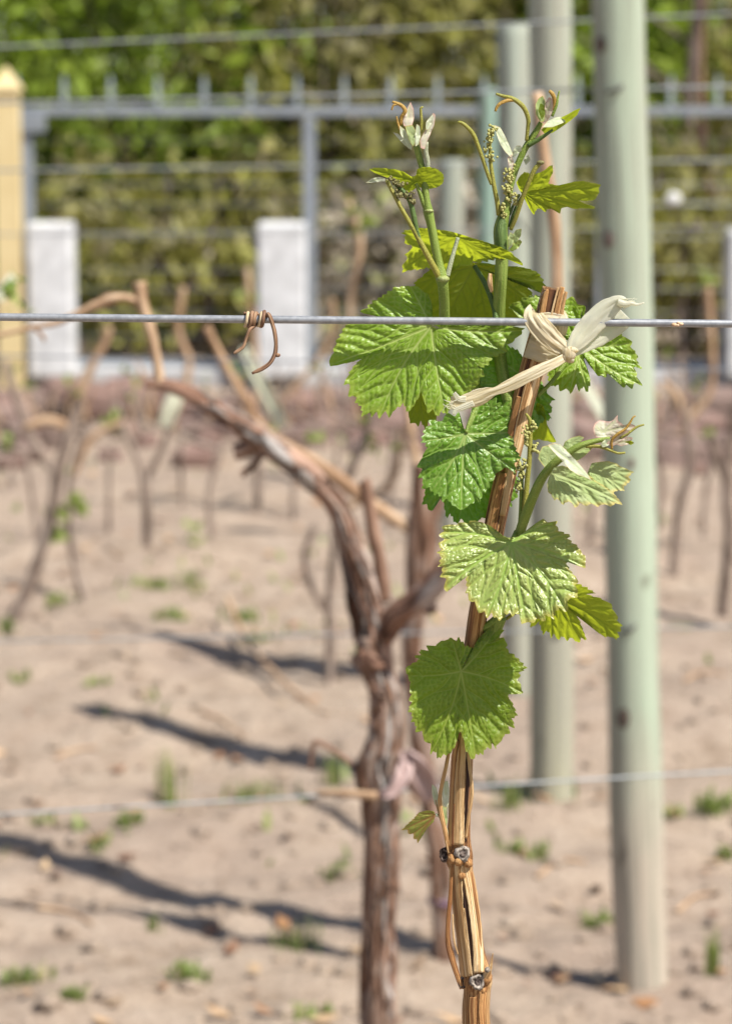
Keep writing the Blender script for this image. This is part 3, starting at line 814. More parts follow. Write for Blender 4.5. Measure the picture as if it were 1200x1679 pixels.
peel([(620, 1100, 44), (615, 1030, 44), (598, 955, 38), (576, 892, 36), (551, 828, 38), (508, 780, 36), (464, 746, 38), (420, 714, 40), (372, 681, 30), (325, 652, 27)], 40, 4, 11, 40, 130, ('vine_arm', 'vine_flake', 'vine_bark', 'vine_arm', 'vine_flake'))
# pink tie round trunk and wire
tie = thing('vine_tie', 'dusty pink plastic tie with a loose flap on the thick trunk', 'tie', P(655, 1310, MAINY - .03))
def flat_band(name, path, mat, par, Yb, nseg=7, crease=.25, label=None):
    """path rows: (px, py, dY, width px)"""
    s = spline(path, 26)
    T = np.gradient(s[:, :2], axis=0); T /= np.linalg.norm(T, axis=1)[:, None] + 1e-9
    Nn = np.stack([-T[:, 1], T[:, 0]], -1)
    k = np.linspace(-.5, .5, nseg)
    Y = Yb + s[:, 2]
    px = s[:, None, 0] + Nn[:, None, 0] * s[:, None, 3] * k; py = s[:, None, 1] + Nn[:, None, 1] * s[:, None, 3] * k
    YY = Y[:, None] + crease * s[:, None, 3] * U * Yb * np.sin(k * 9 + s[:, None, 0] * .05)
    V = P(px, py, YY).reshape(-1, 3)
    Fc = [[i * nseg + j, i * nseg + j + 1, (i + 1) * nseg + j + 1, (i + 1) * nseg + j] for i in range(25) for j in range(nseg - 1)]
    tc = np.stack([k[None, :] * s[:, None, 3] * U * Yb, 0 * px, np.repeat(np.arange(26)[:, None] * .01, nseg, 1)], -1).reshape(-1, 3)
    o = mesh_obj(name, V, Fc, mat, par, attrs={'tc': tc})
    md = o.modifiers.new('thick', 'SOLIDIFY'); md.thickness = .0006
    return o
flat_band('band', [(604, 1300, .02, 8), (622, 1304, -.03, 10), (645, 1296, -.035, 22), (662, 1268, -.03, 30), (668, 1240, -.01, 20)], 'pink_tie', tie, MAINY)
flat_band('flap', [(662, 1232, -.02, 18), (676, 1258, -.02, 46), (692, 1288, -.01, 48), (702, 1316, 0, 20)], 'pink_tie', tie, MAINY)

v2 = vine('slender dark vine behind the thick trunk with a cane slanting up left', 4.44, [
    ('trunk', 'vine_bark', [(728, 1612, 40), (724, 1540, 34), (722, 1480, 32), (716, 1400, 34), (702, 1300, 36), (690, 1210, 38), (680, 1120, 34), (676, 1040, 36), (684, 960, 44), (690, 880, 46), (692, 800, 36), (688, 760, 22)]),
    ('cane', 'vine_cane', [(676, 870, 20), (640, 848, 20), (600, 820, 22), (560, 790, 24), (520, 762, 22), (470, 730, 18), (430, 702, 16), (400, 650, 16), (370, 600, 14), (338, 535, 14)]),
    ('cane', 'vine_cane', [(684, 765, 16), (676, 720, 14), (668, 670, 12), (655, 600, 12), (650, 540, 10)]),
    ('cane', 'vine_cane_dark', [(694, 880, 18), (720, 830, 16), (740, 770, 14), (752, 700, 12)]),
], leaves=((555, 812, 10, 2), (650, 742, 22, 2)), seed=2)
pt = thing('vine_tie', 'dull purple band low on the slender dark vine', 'tie', P(722, 1480, 4.41))
flat_band('band', [(706, 1470, .012, 16), (714, 1478, -.012, 22), (730, 1486, -.014, 22), (738, 1492, .012, 16)], 'purple_band', pt, 4.44)  # narrow band that gives this stretch of trunk a purple tint

vine('leaning dark vine at the far left with a bright green leaf', 7.55, [
    ('trunk', 'far_bark', [(22, 1020, 24), (48, 960, 22), (72, 890, 22), (90, 815, 20), (97, 770, 24), (112, 715, 20), (124, 670, 18), (130, 640, 16)]),
    ('arm', 'far_bark', [(97, 780, 18), (72, 750, 16), (45, 700, 14), (22, 640, 14), (8, 590, 14)]),
    ('cane', 'vine_cane', [(112, 700, 16), (80, 690, 18), (40, 700, 16)]),
    ('cane', 'vine_cane', [(124, 660, 16), (150, 600, 16), (172, 560, 14), (178, 535, 12)]),
], leaves=((110, 848, 34, 7), (180, 690, 20, 3), (8, 735, 20, 4), (128, 640, 14, 3)), seed=3)
vine('thin dark vine stem standing beside the leaning vine at the left', 7.9, [
    ('trunk', 'far_bark', [(135, 978, 15), (124, 930, 14), (116, 870, 14), (118, 790, 12), (130, 730, 12), (150, 690, 10)]),
    ('cane', 'vine_cane', [(120, 780, 12), (150, 720, 12), (200, 690, 10)]),
], leaves=(), seed=4)
vine('small forked vine in a far row below the left white pillar', 8.6, [
    ('trunk', 'far_bark', [(240, 920, 17), (241, 860, 15), (238, 800, 16), (230, 760, 15), (205, 705, 12), (190, 660, 10)]),
    ('arm', 'far_bark', [(236, 790, 13), (262, 745, 12), (280, 700, 11), (300, 640, 10)]),
    ('cane', 'vine_cane', [(283, 690, 12), (310, 600, 12), (292, 540, 12), (300, 470, 12)]),
], leaves=((305, 870, 22, 3), (340, 880, 24, 4), (175, 690, 18, 3)), seed=5)
vine('thin vine between thick trunk and its shadow in the row behind', 6.75, [
    ('trunk', 'far_bark', [(540, 1105, 18), (542, 1040, 15), (540, 980, 14), (548, 910, 14), (552, 850, 14), (575, 770, 14), (596, 720, 12), (604, 660, 12)]),
    ('arm', 'far_bark', [(530, 1000, 12), (510, 960, 12), (500, 910, 12), (515, 860, 12)]),
    ('cane', 'vine_cane', [(600, 700, 12), (580, 600, 12), (575, 500, 12), (590, 400, 12), (570, 330, 12)]),
    ('cane', 'vine_cane', [(552, 840, 12), (640, 790, 12), (660, 700, 12)]),
], leaves=((590, 360, 30, 6), (605, 730, 20, 3), (520, 720, 20, 3), (600, 690, 16, 2)), seed=6)
vine('thin vine right of the thick green post in a far row', 8.35, [
    ('trunk', 'far_bark', [(1104, 948, 18), (1108, 890, 15), (1114, 830, 14), (1130, 770, 14), (1128, 700, 14), (1122, 660, 12)]),
    ('cane', 'vine_cane', [(1124, 690, 11), (1110, 650, 11), (1085, 625, 10)]),
    ('cane', 'vine_cane', [(1128, 690, 12), (1165, 640, 12), (1166, 560, 12), (1160, 470, 12)]),
], leaves=((1160, 455, 22, 4), (1140, 640, 16, 3), (1170, 705, 18, 3)), seed=7)
vine('dark vine cut by the right edge of the picture', 7.7, [
    ('trunk', 'far_bark', [(1184, 1010, 22), (1190, 950, 20), (1196, 880, 20), (1192, 800, 20), (1198, 720, 18), (1206, 660, 16)]),
    ('arm', 'far_bark', [(1194, 800, 14), (1175, 750, 12), (1160, 715, 12)]),
], leaves=(), seed=8)
vine('vine with rising tan canes behind the middle of the fence', 9.6, [
    ('trunk', 'far_bark', [(420, 842, 14), (424, 780, 13), (418, 730, 12), (408, 690, 12)]),
    ('cane', 'vine_cane', [(410, 700, 10), (420, 620, 10), (415, 540, 10), (405, 440, 9)]),
    ('cane', 'vine_cane', [(415, 720, 10), (470, 650, 10), (540, 560, 9), (545, 490, 9)]),
], leaves=((412, 475, 20, 4), (445, 690, 16, 3)), seed=9)
def far_vine(px, py, h, seed, label):
    r = np.random.default_rng(500 + seed); Y = FPX * CAM_H / (py - 172)
    ln = r.normal() * .12; tw = h * .066
    hx, hy = px + ln * h, py - h
    mid = (px + ln * h * .5 + r.normal() * 6, py - h * .5)
    parts = [('trunk', 'far_bark', [(px, py, tw), (mid[0], mid[1], tw * .85), (hx, hy, tw)])]
    for sg in (-1, 1):
        e = (hx + sg * h * (.55 + .35 * r.random()), hy - h * (.18 + .18 * r.random()))
        parts.append(('arm', 'far_bark', [(hx, hy, tw * .8), (hx + sg * h * .2, hy - h * .06, tw * .7), (e[0], e[1], tw * .6)]))
        for k in range(4):
            q = (e[0] - sg * k * h * .13 + r.normal() * h * .16, e[1] - h * (.25 + .35 * r.random()))
            parts.append(('cane', 'vine_cane' if k % 2 else 'far_bark', [(e[0] - sg * k * h * .13, e[1] + k * h * .05, tw * .5), ((e[0] - sg * k * h * .13 + q[0]) / 2 + r.normal() * 7, (e[1] + q[1]) / 2, tw * .45), (q[0], q[1], tw * .3)]))
    lv = [(parts[-1][2][-1][0], parts[-1][2][-1][1], 15, 3), (parts[2][2][-1][0], parts[2][2][-1][1] + 14, 13, 2)]
    vine(label, Y, parts, lv, seed=20 + seed)
for q in ((62, 890, 150, 1, 'small dark vine before the cream gate post in a far row'), (178, 872, 140, 2, 'small dark vine under the left white pillar in a far row'),
          (352, 905, 170, 3, 'thin vine left of the curved arm in a far row'), (300, 838, 130, 4, 'small far vine seen under the end of the curved arm'),
          (480, 850, 130, 5, 'small far vine right under the bend of the curved arm'), (640, 880, 170, 6, 'far vine showing between trunk and front leaves'),
          (1078, 868, 150, 7, 'small dark vine touching the right side of the thick green post'), (1152, 880, 150, 8, 'small dark vine near the right edge in a far row'),
          (965, 900, 160, 9, 'thin vine showing between the two tall posts'), (20, 815, 110, 10, 'smallest far vine at the left edge before the rocks'), (560, 820, 110, 11, 'tiny far vine behind the fork of the thick trunk')):
    far_vine(*q)
# pale ties hanging in the rows behind
def loose_tie(label, path, Y, mat='pale_tie'):
    t = thing('vine_tie', label, 'tie', P(path[0][0], path[0][1], Y), 'pale ties on the vines behind')
    flat_band('band', path, mat, t, Y)
loose_tie('whitish tie strip slanting below the dried tendril', [(400, 570, 0, 14), (425, 625, 0, 22), (448, 670, .01, 24), (464, 700, .02, 20)], 6.9)
loose_tie('pale green tie strip under the tip of the curved vine arm', [(292, 640, 0, 24), (280, 668, 0, 28), (270, 700, .01, 22)], 7.2)
loose_tie('small white tie end at the far left above the front wire', [(-6, 490, 0, 16), (12, 470, 0, 22), (20, 450, 0, 12)], 4.0)
# fallen cane lying on the soil
a, b = G(372, 1035), G(565, 1205)
C = spline(np.array([a + [0, 0, .10], G(405, 1080) + [0, 0, .05], G(470, 1130) + [0, 0, .012], b + [0, 0, .008]]), 26)
tube('fallen_cane', C, np.linspace(.009, .004, 26), 'vine_cane', base=b, seg=8, rough=.1, label='thin orange brown cane lying on the soil left of the trunk', cat='cane')
a = G(248, 1062)
V, Fc = ball((0, 0, 0), 1, 8, 6)
V += .35 * np.stack([vnoise(V[:, 0] * 2 + k, V[:, 1] * 2 + V[:, 2], 90 + k) for k in range(3)], -1)
mesh_obj('soil_clod', V * np.array([.03, .025, .018]) + a + [0, 0, .012], Fc, 'bank_soil', base=a, label='dark brown clod at the tip of the post shadow', cat='clod', smooth=False)
for i, (x0, y0, x1, y1, lb) in enumerate(((60, 1480, 150, 1500, 'short cut cane lying on the soil near the left edge'), (880, 1440, 960, 1425, 'short cut cane lying on the soil left of the thick green post'),
        (1110, 1480, 1180, 1455, 'short cut cane lying on the soil right of the thick green post'), (330, 1180, 400, 1205, 'thin cut cane lying on the soil above the low wire'), (1120, 1130, 1190, 1120, 'thin cut cane lying in the distance at the right'), (90, 1230, 160, 1215, 'thin cut cane lying on the soil under the post shadow tip'))):
    a, b = G(x0, y0), G(x1, y1); c = (a + b) / 2 + [0, .03, 0]
    for q in (a, b, c): q[2] = float(gz(q[0], q[1])) + .006
    tube('fallen_cane', spline(np.array([a, c, b]), 14), np.linspace(.005, .003, 14), 'vine_cane', base=a, seg=7, rough=.15, seed=i, label=lb, cat='cane', group='cut canes on the soil')
# pale lid hanging on the fence
c = P(1104, 325, 10.5)
V, Fc = ball((0, 0, 0), 1, 14, 6)
mesh_obj('wire_tag', V * np.array([.032, .008, .026]) + c, Fc, 'plastic_lid', base=c, label='small pale oval tag on a wire right of the thick green post', cat='tag')
tube('trellis_wire', P(np.array([700., 1400.]), np.array([336., 330.]), np.array([10.52, 10.52])), np.array([.002, .002]), 'wire_far', base=P(700, 336, 10.52), seg=6, label='far wire that carries the pale oval tag', cat='wire', group='trellis wires')

# ------------------------------------------------------------------ weeds
def tuft(label, px, py, hpx, wpx, nb, broad=False, seed=0, name='grass_tuft', cat='weed'):
    r = np.random.default_rng(900 + seed)
    b = G(px, py); Y = b[1]; b[2] = float(gz(b[0], b[1]))
    h = hpx * U * Y; w = wpx * U * Y
    g = Geo()
    for i in range(nb if not broad else int(nb * .8)):
        o = b + np.array([r.normal() * w * .34, r.normal() * w * .34, 0]); o[2] = float(gz(o[0], o[1])) - .004
        a = r.random() * 6.28; ln = h * (.45 + .65 * r.random())
        lean = (.25 if not broad else .9) * r.random()
        d = np.array([math.cos(a), math.sin(a), 0]); e = np.array([-math.sin(a), math.cos(a), 0])
        bw = (.0022 if not broad else .0062) * (.7 + .6 * r.random())
        p1 = o + np.array([0, 0, ln * .55]) + d * ln * lean * .3; p2 = o + np.array([0, 0, ln * (1 - .35 * lean)]) + d * ln * lean
        if broad: V = [o - e * bw * .2, o + e * bw * .2, p1 + e * bw, p1 - e * bw, p2]
        else: V = [o - e * bw, o + e * bw, p1 + e * bw * .8, p1 - e * bw * .8, p2]
        g.add(V, [[0, 1, 2, 3], [3, 2, 4]], rnd=np.full(5, r.random()))
    if nb > 65: return g.obj('grass', 'weed', base=b, smooth=False, label=label, kind='stuff')
    return g.obj(name, 'weed', base=b, smooth=False, label=label, cat=cat, group='weeds on the soil')
TUFTS = [
 ('tall thin grass beside the long post shadow at the left', 275, 1312, 110, 40, 46, 0),
 ('spreading green grass on the post shadow left of the thick trunk', 420, 1306, 42, 80, 80, 0),
 ('green grass clump at the foot of the grey-green post', 905, 1300, 60, 60, 80, 0),
 ('yellowish grass left of the grey-green post foot', 835, 1330, 55, 40, 50, 0),
 ('upright green grass right of the thick green post foot', 1168, 1600, 100, 16, 30, 0),
 ('olive moss-like clump left of the thick green post', 978, 1490, 32, 40, 60, 1),
 ('small green clump right of the thick green post at wire height', 1100, 1330, 28, 26, 34, 1),
 ('leafy weed at the right edge below the low wire', 1170, 1330, 50, 40, 50, 1),
 ('grass on the lower shadow left of the thick trunk', 480, 1535, 48, 60, 70, 0),
 ('leafy weed where the forked shadow ends at the bottom', 305, 1605, 46, 40, 46, 1),
 ('leafy weed at the bottom left corner', 35, 1612, 44, 46, 60, 1),
 ('low weed patch along the bottom left', 115, 1645, 26, 40, 40, 1),
 ('small round weed just under the low wire at the left', 72, 1352, 26, 26, 34, 1),
 ('second small weed under the low wire at the left', 125, 1360, 26, 24, 34, 1),
 ('leafy weed under the low wire below the tall thin grass', 210, 1355, 30, 34, 44, 1),
 ('weed between the two long shadows near the left', 165, 1395, 34, 22, 24, 1),
 ('bright low weed right of the lower trunk shadow', 552, 1425, 22, 36, 44, 1),
 ('grey green weed on the ridge above the upper shadow', 282, 1022, 34, 44, 50, 1),
 ('grey green weed clump on the ridge left of the trunk', 395, 1020, 38, 44, 50, 1),
 ('low weed patch in the middle left distance', 255, 970, 30, 50, 50, 1),
 ('sparse weed in the middle distance near the far vine', 310, 970, 42, 26, 26, 1),
 ('weed on the ground shadow beside the fallen cane', 422, 1068, 28, 40, 40, 1),
 ('small weed at the left edge in the middle distance', 30, 1118, 22, 30, 26, 1),
 ('small weed on bare soil left of the fallen cane', 160, 1125, 24, 26, 24, 1),
 ('weed by the left vine foot', 15, 1050, 40, 20, 26, 1),
 ('low weed right of the left vine foot', 95, 985, 26, 44, 30, 1),
 ('sprawling weed between trunk and slender vine', 545, 1290, 70, 30, 30, 0),
 ('low green weed right of the front cane near the low wire', 860, 1390, 40, 70, 50, 1),
 ('weed between green post and far right vine', 1115, 1010, 26, 40, 34, 1),
 ('bright weed right of the thick green post base in the distance', 1190, 1385, 34, 20, 24, 1),
 ('weed at the bottom left of the thick trunk', 510, 1672, 30, 60, 40, 1),
 ('small weed near the forked shadow stem', 250, 1500, 44, 14, 16, 0),
]
for i, (lb, px, py, h, w, nb, br) in enumerate(TUFTS): tuft(lb, px, py, h, w, nb, bool(br), i)
wg = Geo(); r = np.random.default_rng(5)
for i in range(900):
    y = 5.0 + 8 * r.random(); x = (r.random() - .5) * (.44 * y + .8)
    if vnoise(x * 1.6, y * 1.6, 33) < .10: continue
    z = float(gz(x, y)); a = r.random() * 6.28; l = .02 + .03 * r.random(); e = np.array([-math.sin(a), math.cos(a), 0]) * .006
    o = np.array([x, y, z - .003]); p2 = o + np.array([math.cos(a) * l * .6, math.sin(a) * l * .6, l])
    wg.add([o - e, o + e, (o + p2) / 2 + e * 1.4, (o + p2) / 2 - e * 1.4, p2], [[0, 1, 2, 3], [3, 2, 4]], rnd=np.full(5, r.random()))
wg.obj('ground_cover', 'weed', kind='stuff', smooth=False, label='sparse tiny seedlings scattered over the soil')


# ================================================================== foreground: the tied cane with its young shoots
front_wire = tube('trellis_wire', P(np.linspace(-1500, 2700, 30), 519.5 + (np.linspace(-1500, 2700, 30)) * 11 / 1200, np.full(30, FD)), np.full(30, 6.4 * UF), 'wire_near', base=P(-1500, 505, FD), seg=16,
    label='sharp grey wire crossing the whole picture in front of the leaves', cat='wire', group='trellis wires')
c = F([(1110, 532, -6)])[0]
fl = Geo()
for dx, dy, rr in ((-5, 0, 4), (1, 1, 3.2), (6, -1, 3.6), (2, -3, 2.4)):
    V, Fc = ball(F([(1110 + dx, 532 + dy, -7)])[0], rr * UF, 7, 5, (1.3, 1, .8)); fl.add(V, Fc)
fl.obj('seed_scrap', 'seed_fleck', base=c, label='tiny tan scrap stuck to the front wire at the right', cat='scrap')

# dried tendril on the wire
td = thing('dried_tendril', 'brown dried tendril coiled round the front wire at the left', 'tendril', F([(424, 524, 0)])[0])
def coil(x0, x1, turns, r0, r1, ph, mat, w, nm='coil', tail=None, lead=None):
    t = np.linspace(0, 1, int(turns * 26))
    an = ph + t * turns * 2 * np.pi
    rr = r0 + (r1 - r0) * t + 1.2 * np.sin(an * .37 + 1)
    x = x0 + (x1 - x0) * t + 2.2 * np.sin(an * .5)
    y = 523.3 + (x - 420) * .009 + rr * np.sin(an) * 1.0; D = rr * np.cos(an)
    pts = np.stack([x, y, D], -1)
    if lead is not None: pts = np.vstack([spline(lead + [tuple(pts[0])], 20)[:-1], pts])
    if tail is not None: pts = np.vstack([pts, spline([tuple(pts[-1])] + tail, 40)[1:]])
    W = np.full(len(pts), w / 2 * UF)
    k = len(t); W[-(len(pts) - k) or None:] *= 1.0
    W[:4] *= np.linspace(.5, 1, 4); W[-4:] *= np.linspace(1, .6, 4)
    return tube(nm, F(pts), W, mat, td, 8, rough=.14, ridges=.1, seed=5)
coil(402, 434, 3.25, 10.0, 11.5, -1.6, 'dry_tendril', 7, tail=[(440, 515, -13), (447, 532, -14), (452, 556, -14), (451, 578, -15), (443, 594, -17), (430, 604, -19), (413, 612, -20)])
coil(399, 428, 2.6, 10.5, 10.5, 1.2, 'dry_tendril_pale', 5.5)
coil(404, 420, 1.2, 11, 11.5, .6, 'dry_tendril', 5.5, tail=[(409, 541, -12), (403, 556, -11), (398, 569, -12), (383, 579, -14)])
V, Fc = ball(F([(455, 582, -15)])[0], 4.5 * UF, 8, 6, (1.1, 1, .8)); mesh_obj('bud', V, Fc, 'dry_tendril', td, attrs={'tc': V})

# ---- leaf builder
def voro(x, y, size, seed):
    gx_, gy_ = x / size, y / size
    ix, iy = np.floor(gx_).astype(np.int64), np.floor(gy_).astype(np.int64)
    d1 = np.full(x.shape, 9.0); d2 = np.full(x.shape, 9.0)
    for a_ in (-1, 0, 1):
        for b_ in (-1, 0, 1):
            cx, cy = ix + a_, iy + b_
            n_ = (cx * 73856093) ^ (cy * 19349663) ^ (seed * 83492791)
            n_ = ((n_ ^ (n_ >> 13)) * 1274126177) & 0x7fffffff
            jx = (n_ & 1023) / 1023.0; jy = ((n_ >> 10) & 1023) / 1023.0
            d = np.hypot(cx + .15 + .7 * jx - gx_, cy + .15 + .7 * jy - gy_)
            d2 = np.where(d < d1, d1, np.minimum(d2, d)); d1 = np.minimum(d1, d)
    return d1, d2

LEAFN = [0]
def leaf(parent, J, outline, tips, mat, D0=0, a=0, c=0, cup=0.0, wave=(4, 5, 0), bulge=5.0, cellh=1.3, cellsz=9.0, side=1, rings=52, step=2.6, serr=(3.0, 14), sec=6, secang=44, curl=None, petiole=None, pmat='stem_olive', name='leaf', label=None, vw=2.7):
    LEAFN[0] += 1; sd = LEAFN[0]
    r = np.random.default_rng(sd)
    J = np.array(J, float); O = np.array(outline, float)
    Oc = np.vstack([O, O[0]])
    seg = np.linalg.norm(np.diff(Oc, axis=0), axis=1); cum = np.concatenate([[0], np.cumsum(seg)]); Lt = cum[-1]
    N = int(Lt / step)
    t = np.linspace(0, Lt, N, endpoint=False)
    B = np.stack([np.interp(t, cum, Oc[:, 0]), np.interp(t, cum, Oc[:, 1])], -1)
    B = .15 * np.roll(B, 1, 0) + .7 * B + .15 * np.roll(B, -1, 0)
    rad = B - J; rl = np.linalg.norm(rad, axis=1)
    ph = np.cumsum(np.full(N, step) * (1 + .5 * np.sin(t * .05 + sd)) / serr[1])
    tri = 1 - 2 * np.abs((ph % 1) - .62) / .62
    tri = np.clip(tri, -1, 1)
    near = np.clip((rl - 18) / 25, 0, 1)
    B = B + rad / (rl[:, None] + 1e-6) * (serr[0] * tri * near)[:, None]
    s = (np.linspace(0, 1, rings) ** .8)[1:]
    X = J[0] + s[:, None] * (B[None, :, 0] - J[0]); Yp = J[1] + s[:, None] * (B[None, :, 1] - J[1])
    x = np.append(X.ravel(), J[0]); y = np.append(Yp.ravel(), J[1])
    sv = np.append(np.repeat(s, N), 0.0); th = np.append(np.tile(np.arctan2(B[:, 1] - J[1], B[:, 0] - J[0]), rings - 1), 0)
    # veins
    segs = []
    for tp in tips:
        tp = np.array(tp, float); v = tp - J; L = np.linalg.norm(v); u = v / L; nrm = np.array([-u[1], u[0]])
        bend = (r.random() - .5) * .10 * L
        line = lambda f: J + v * f + nrm * bend * 4 * (f - f * f)
        fs = np.linspace(0, 1, 8)
        for f0, f1 in zip(fs[:-1], fs[1:]): segs.append((line(f0), line(f1), vw * (1 - .75 * f0), 1.0))
        nsec = max(2, int(sec * L / 190)) if sec else 0
        for k in range(nsec):
            f = .16 + .72 * (k + .5 * r.random()) / max(nsec, 1)
            for sg in (-1, 1):
                an = math.radians(secang + 8 * r.normal()) * sg
                d = np.array([u[0] * math.cos(an) - u[1] * math.sin(an), u[0] * math.sin(an) + u[1] * math.cos(an)])
                ln = L * (.52 * (1 - f) + .12)
                p0 = line(f + .02 * sg); p1 = p0 + d * ln * .55; p2 = p1 + (d * .8 + u * .45) * ln * .5
                segs.append((p0, p1, vw * .45, .7)); segs.append((p1, p2, vw * .35, .6))
    dv = np.full(x.shape, 99.0); vein = np.zeros(x.shape)
    for p0, p1, w, st in segs:
        e = p1 - p0; l2 = e @ e + 1e-9
        q = np.clip(((x - p0[0]) * e[0] + (y - p0[1]) * e[1]) / l2, 0, 1)
        d = np.hypot(x - p0[0] - q * e[0], y - p0[1] - q * e[1])
        vein = np.maximum(vein, st * np.exp(-(d / (w * .8)) ** 2)); dv = np.minimum(dv, d / (.5 + .5 * st))
    f1, f2 = voro(x + 500, y + 500, cellsz, sd)
    g1, g2 = voro(x + 900, y + 100, cellsz * .45, sd + 50)
    cb = np.clip((f2 - f1) / .45, 0, 1); cb2 = np.clip((g2 - g1) / .5, 0, 1)
    fade = np.clip(dv / 5, 0, 1)
    h = .68 * bulge * (1 - np.exp(-dv / (cellsz * 1.3))) + 1.45 * cellh * fade * (cb * (2 - cb)) + .55 * cellh * fade * cb2 + 1.6 * fade * vnoise(x * .06, y * .06, sd + 9)
    dx, dy = x - J[0], y - J[1]
    D = D0 + a * dx + c * dy + cup * (dx * dx + dy * dy) / 100.0 + wave[0] * sv ** 2 * np.sin(wave[1] * th + wave[2]) + 3.0 * vnoise(x * .02 + sd, y * .02, sd) * 2
    if curl is not None: D = D + curl(x, y)
    D = D - side * h * np.clip(sv * 3, .2, 1)
    V = F(np.stack([x, y, D], -1))
    nr = rings - 1; Fc = []
    jx = np.arange(N); jn = (jx + 1) % N
    quads = np.concatenate([np.stack([i * N + jx, (i + 1) * N + jx, (i + 1) * N + jn, i * N + jn], -1) for i in range(nr - 1)]).tolist()
    quads += [[nr * N, int(j), int((j + 1) % N)] for j in range(N)]
    o = mesh_obj(name, V, quads, mat, parent, attrs={'vein': vein, 'edge': sv, 'cell': (1 - cb) * fade}, label=label)
    if petiole: ftube('petiole', petiole, pmat, o, n=24, seg=10, ridges=.08, seed=sd)
    return o

# ---- the vine itself: rooted below the picture, the cane rises to the wire
bt = P(786, 1700, FD + 26 * UF)
vine0 = thing('grapevine', 'young green grapevine shoots on a brown cane tied to the front wire', 'grapevine', (bt[0], bt[1], 0.0))
CANE = [(783, 1720, 26, 48), (780, 1660, 26, 47), (782, 1625, 26, 46), (782, 1606, 26, 52), (775, 1570, 26, 44), (767, 1520, 26, 42), (761, 1470, 26, 40), (757, 1430, 26, 38), (753, 1405, 26, 46), (752, 1375, 26, 40), (754, 1330, 26, 36),
        (757, 1270, 26, 36), (761, 1200, 26, 34), (770, 1110, 28, 33), (782, 1020, 28, 32), (797, 935, 28, 33), (813, 850, 28, 35), (832, 765, 28, 35), (850, 690, 28, 36), (868, 620, 30, 38), (890, 545, 32, 42), (909, 473, 32, 40)]
s_ = spline(CANE, 260)
Yc = FD + s_[:, 2] * UF
Cc = P(s_[:, 0], s_[:, 1], Yc); Rc = s_[:, 3] / 2 * U * Yc
trunkC = spline(np.array([[bt[0] + .02, bt[1], -.06], [bt[0] + .015, bt[1], .4], [bt[0] + .004, bt[1], .9], Cc[0] - [0, 0, .002]]), 30)
tube('trunk', trunkC, np.linspace(.024, Rc[0], 30), 'cane_wood', vine0, 16, rough=.1, ridges=.2, seed=3)
core = tube('cane', Cc, Rc, 'cane_wood', vine0, 36, rough=.05, ridges=.08, seed=4, rf=4.0)

CY_, CX_, CR_, CD_ = s_[::-1, 1], s_[::-1, 0], s_[::-1, 3] / 2, s_[::-1, 2]
def strip(path, mat='bark_strip', thick=1.0, par=None, bow=.10, on=False):
    """a loose strip of bark, or a dark strip painting the shade of a gap: rows (px, py, D, width), slightly rolled across its width"""
    s = spline(path, 44); ns = 7
    T = np.gradient(s[:, :2], axis=0); T /= np.linalg.norm(T, axis=1)[:, None] + 1e-9
    Nn = np.stack([-T[:, 1], T[:, 0]], -1); k = np.linspace(-.5, .5, ns)
    wv = s[:, 3] * (1 + .12 * vnoise(np.arange(44) * .5, np.zeros(44) + s[0, 0], 3))
    px = s[:, None, 0] + Nn[:, None, 0] * wv[:, None] * k; py = s[:, None, 1] + Nn[:, None, 1] * wv[:, None] * k
    D = s[:, None, 2] + bow * wv[:, None] * (4 * k * k)
    if on:                                    # third column = lift off the wood
        cx = np.interp(py, CY_, CX_); cr = np.interp(py, CY_, CR_); cd = np.interp(py, CY_, CD_)
        D = cd - np.sqrt(np.clip(cr * cr - (px - cx) ** 2, 4, None)) - 1.2 - s[:, None, 2]
    V = F(np.stack([px, py, D], -1)).reshape(-1, 3)
    Fc = [[i * ns + j, i * ns + j + 1, (i + 1) * ns + j + 1, (i + 1) * ns + j] for i in range(43) for j in range(ns - 1)]
    ln = np.concatenate([[0], np.cumsum(np.linalg.norm(np.diff(s[:, :2], axis=0), axis=1))]) * UF
    tc = np.stack([(k[None] * wv[:, None]) * UF + s[0, 0], 0 * px + s[0, 1], ln[:, None] + 0 * px], -1).reshape(-1, 3)
    o = mesh_obj('bark_strip', V, Fc, mat, par or vine0, attrs={'tc': tc})  # the dark ones are painted gap shade, not bark
    md = o.modifiers.new('thick', 'SOLIDIFY'); md.thickness = thick * UF; md.offset = 0
    return o
# lower internode: bark split open and lifting away from the wood
strip([(757, 1448, .3, 2), (762, 1490, .3, 11), (769, 1530, .3, 13), (772, 1565, .3, 10), (773, 1600, .3, 3)], 'gap_shade', .5, on=True)  # dark strip painting the shaded gap where the bark has split
strip([(747, 1416, .8, 22), (748, 1460, 1.5, 20), (753, 1510, 3, 17), (759, 1555, 2.5, 18), (765, 1602, 1, 20)], 'bark_pale', on=True)
strip([(764, 1418, .8, 18), (773, 1465, 2, 18), (780, 1515, 4, 17), (784, 1560, 3, 17), (785, 1596, 1, 20)], 'bark_pale', on=True)
strip([(741, 1420, 10, 4), (738, 1470, 8, 6), (734, 1535, 6, 8), (741, 1572, 8, 10), (757, 1622, 12, 7)])
strip([(742, 1500, 6, 2), (744, 1540, 4, 3), (751, 1566, 6, 2)], 'bark_pale')
strip([(772, 1430, 12, 3), (780, 1478, 8, 4), (786, 1520, 6, 3.5), (788, 1560, 8, 4), (791, 1592, 14, 4)])
strip([(761, 1490, 1, 2), (767, 1540, 2, 2.5), (772, 1590, 1, 2)], 'bark_pale', on=True)
strip([(775, 1636, .6, 12), (774, 1660, .8, 14), (776, 1700, .6, 12)], 'bark_strip', on=True)
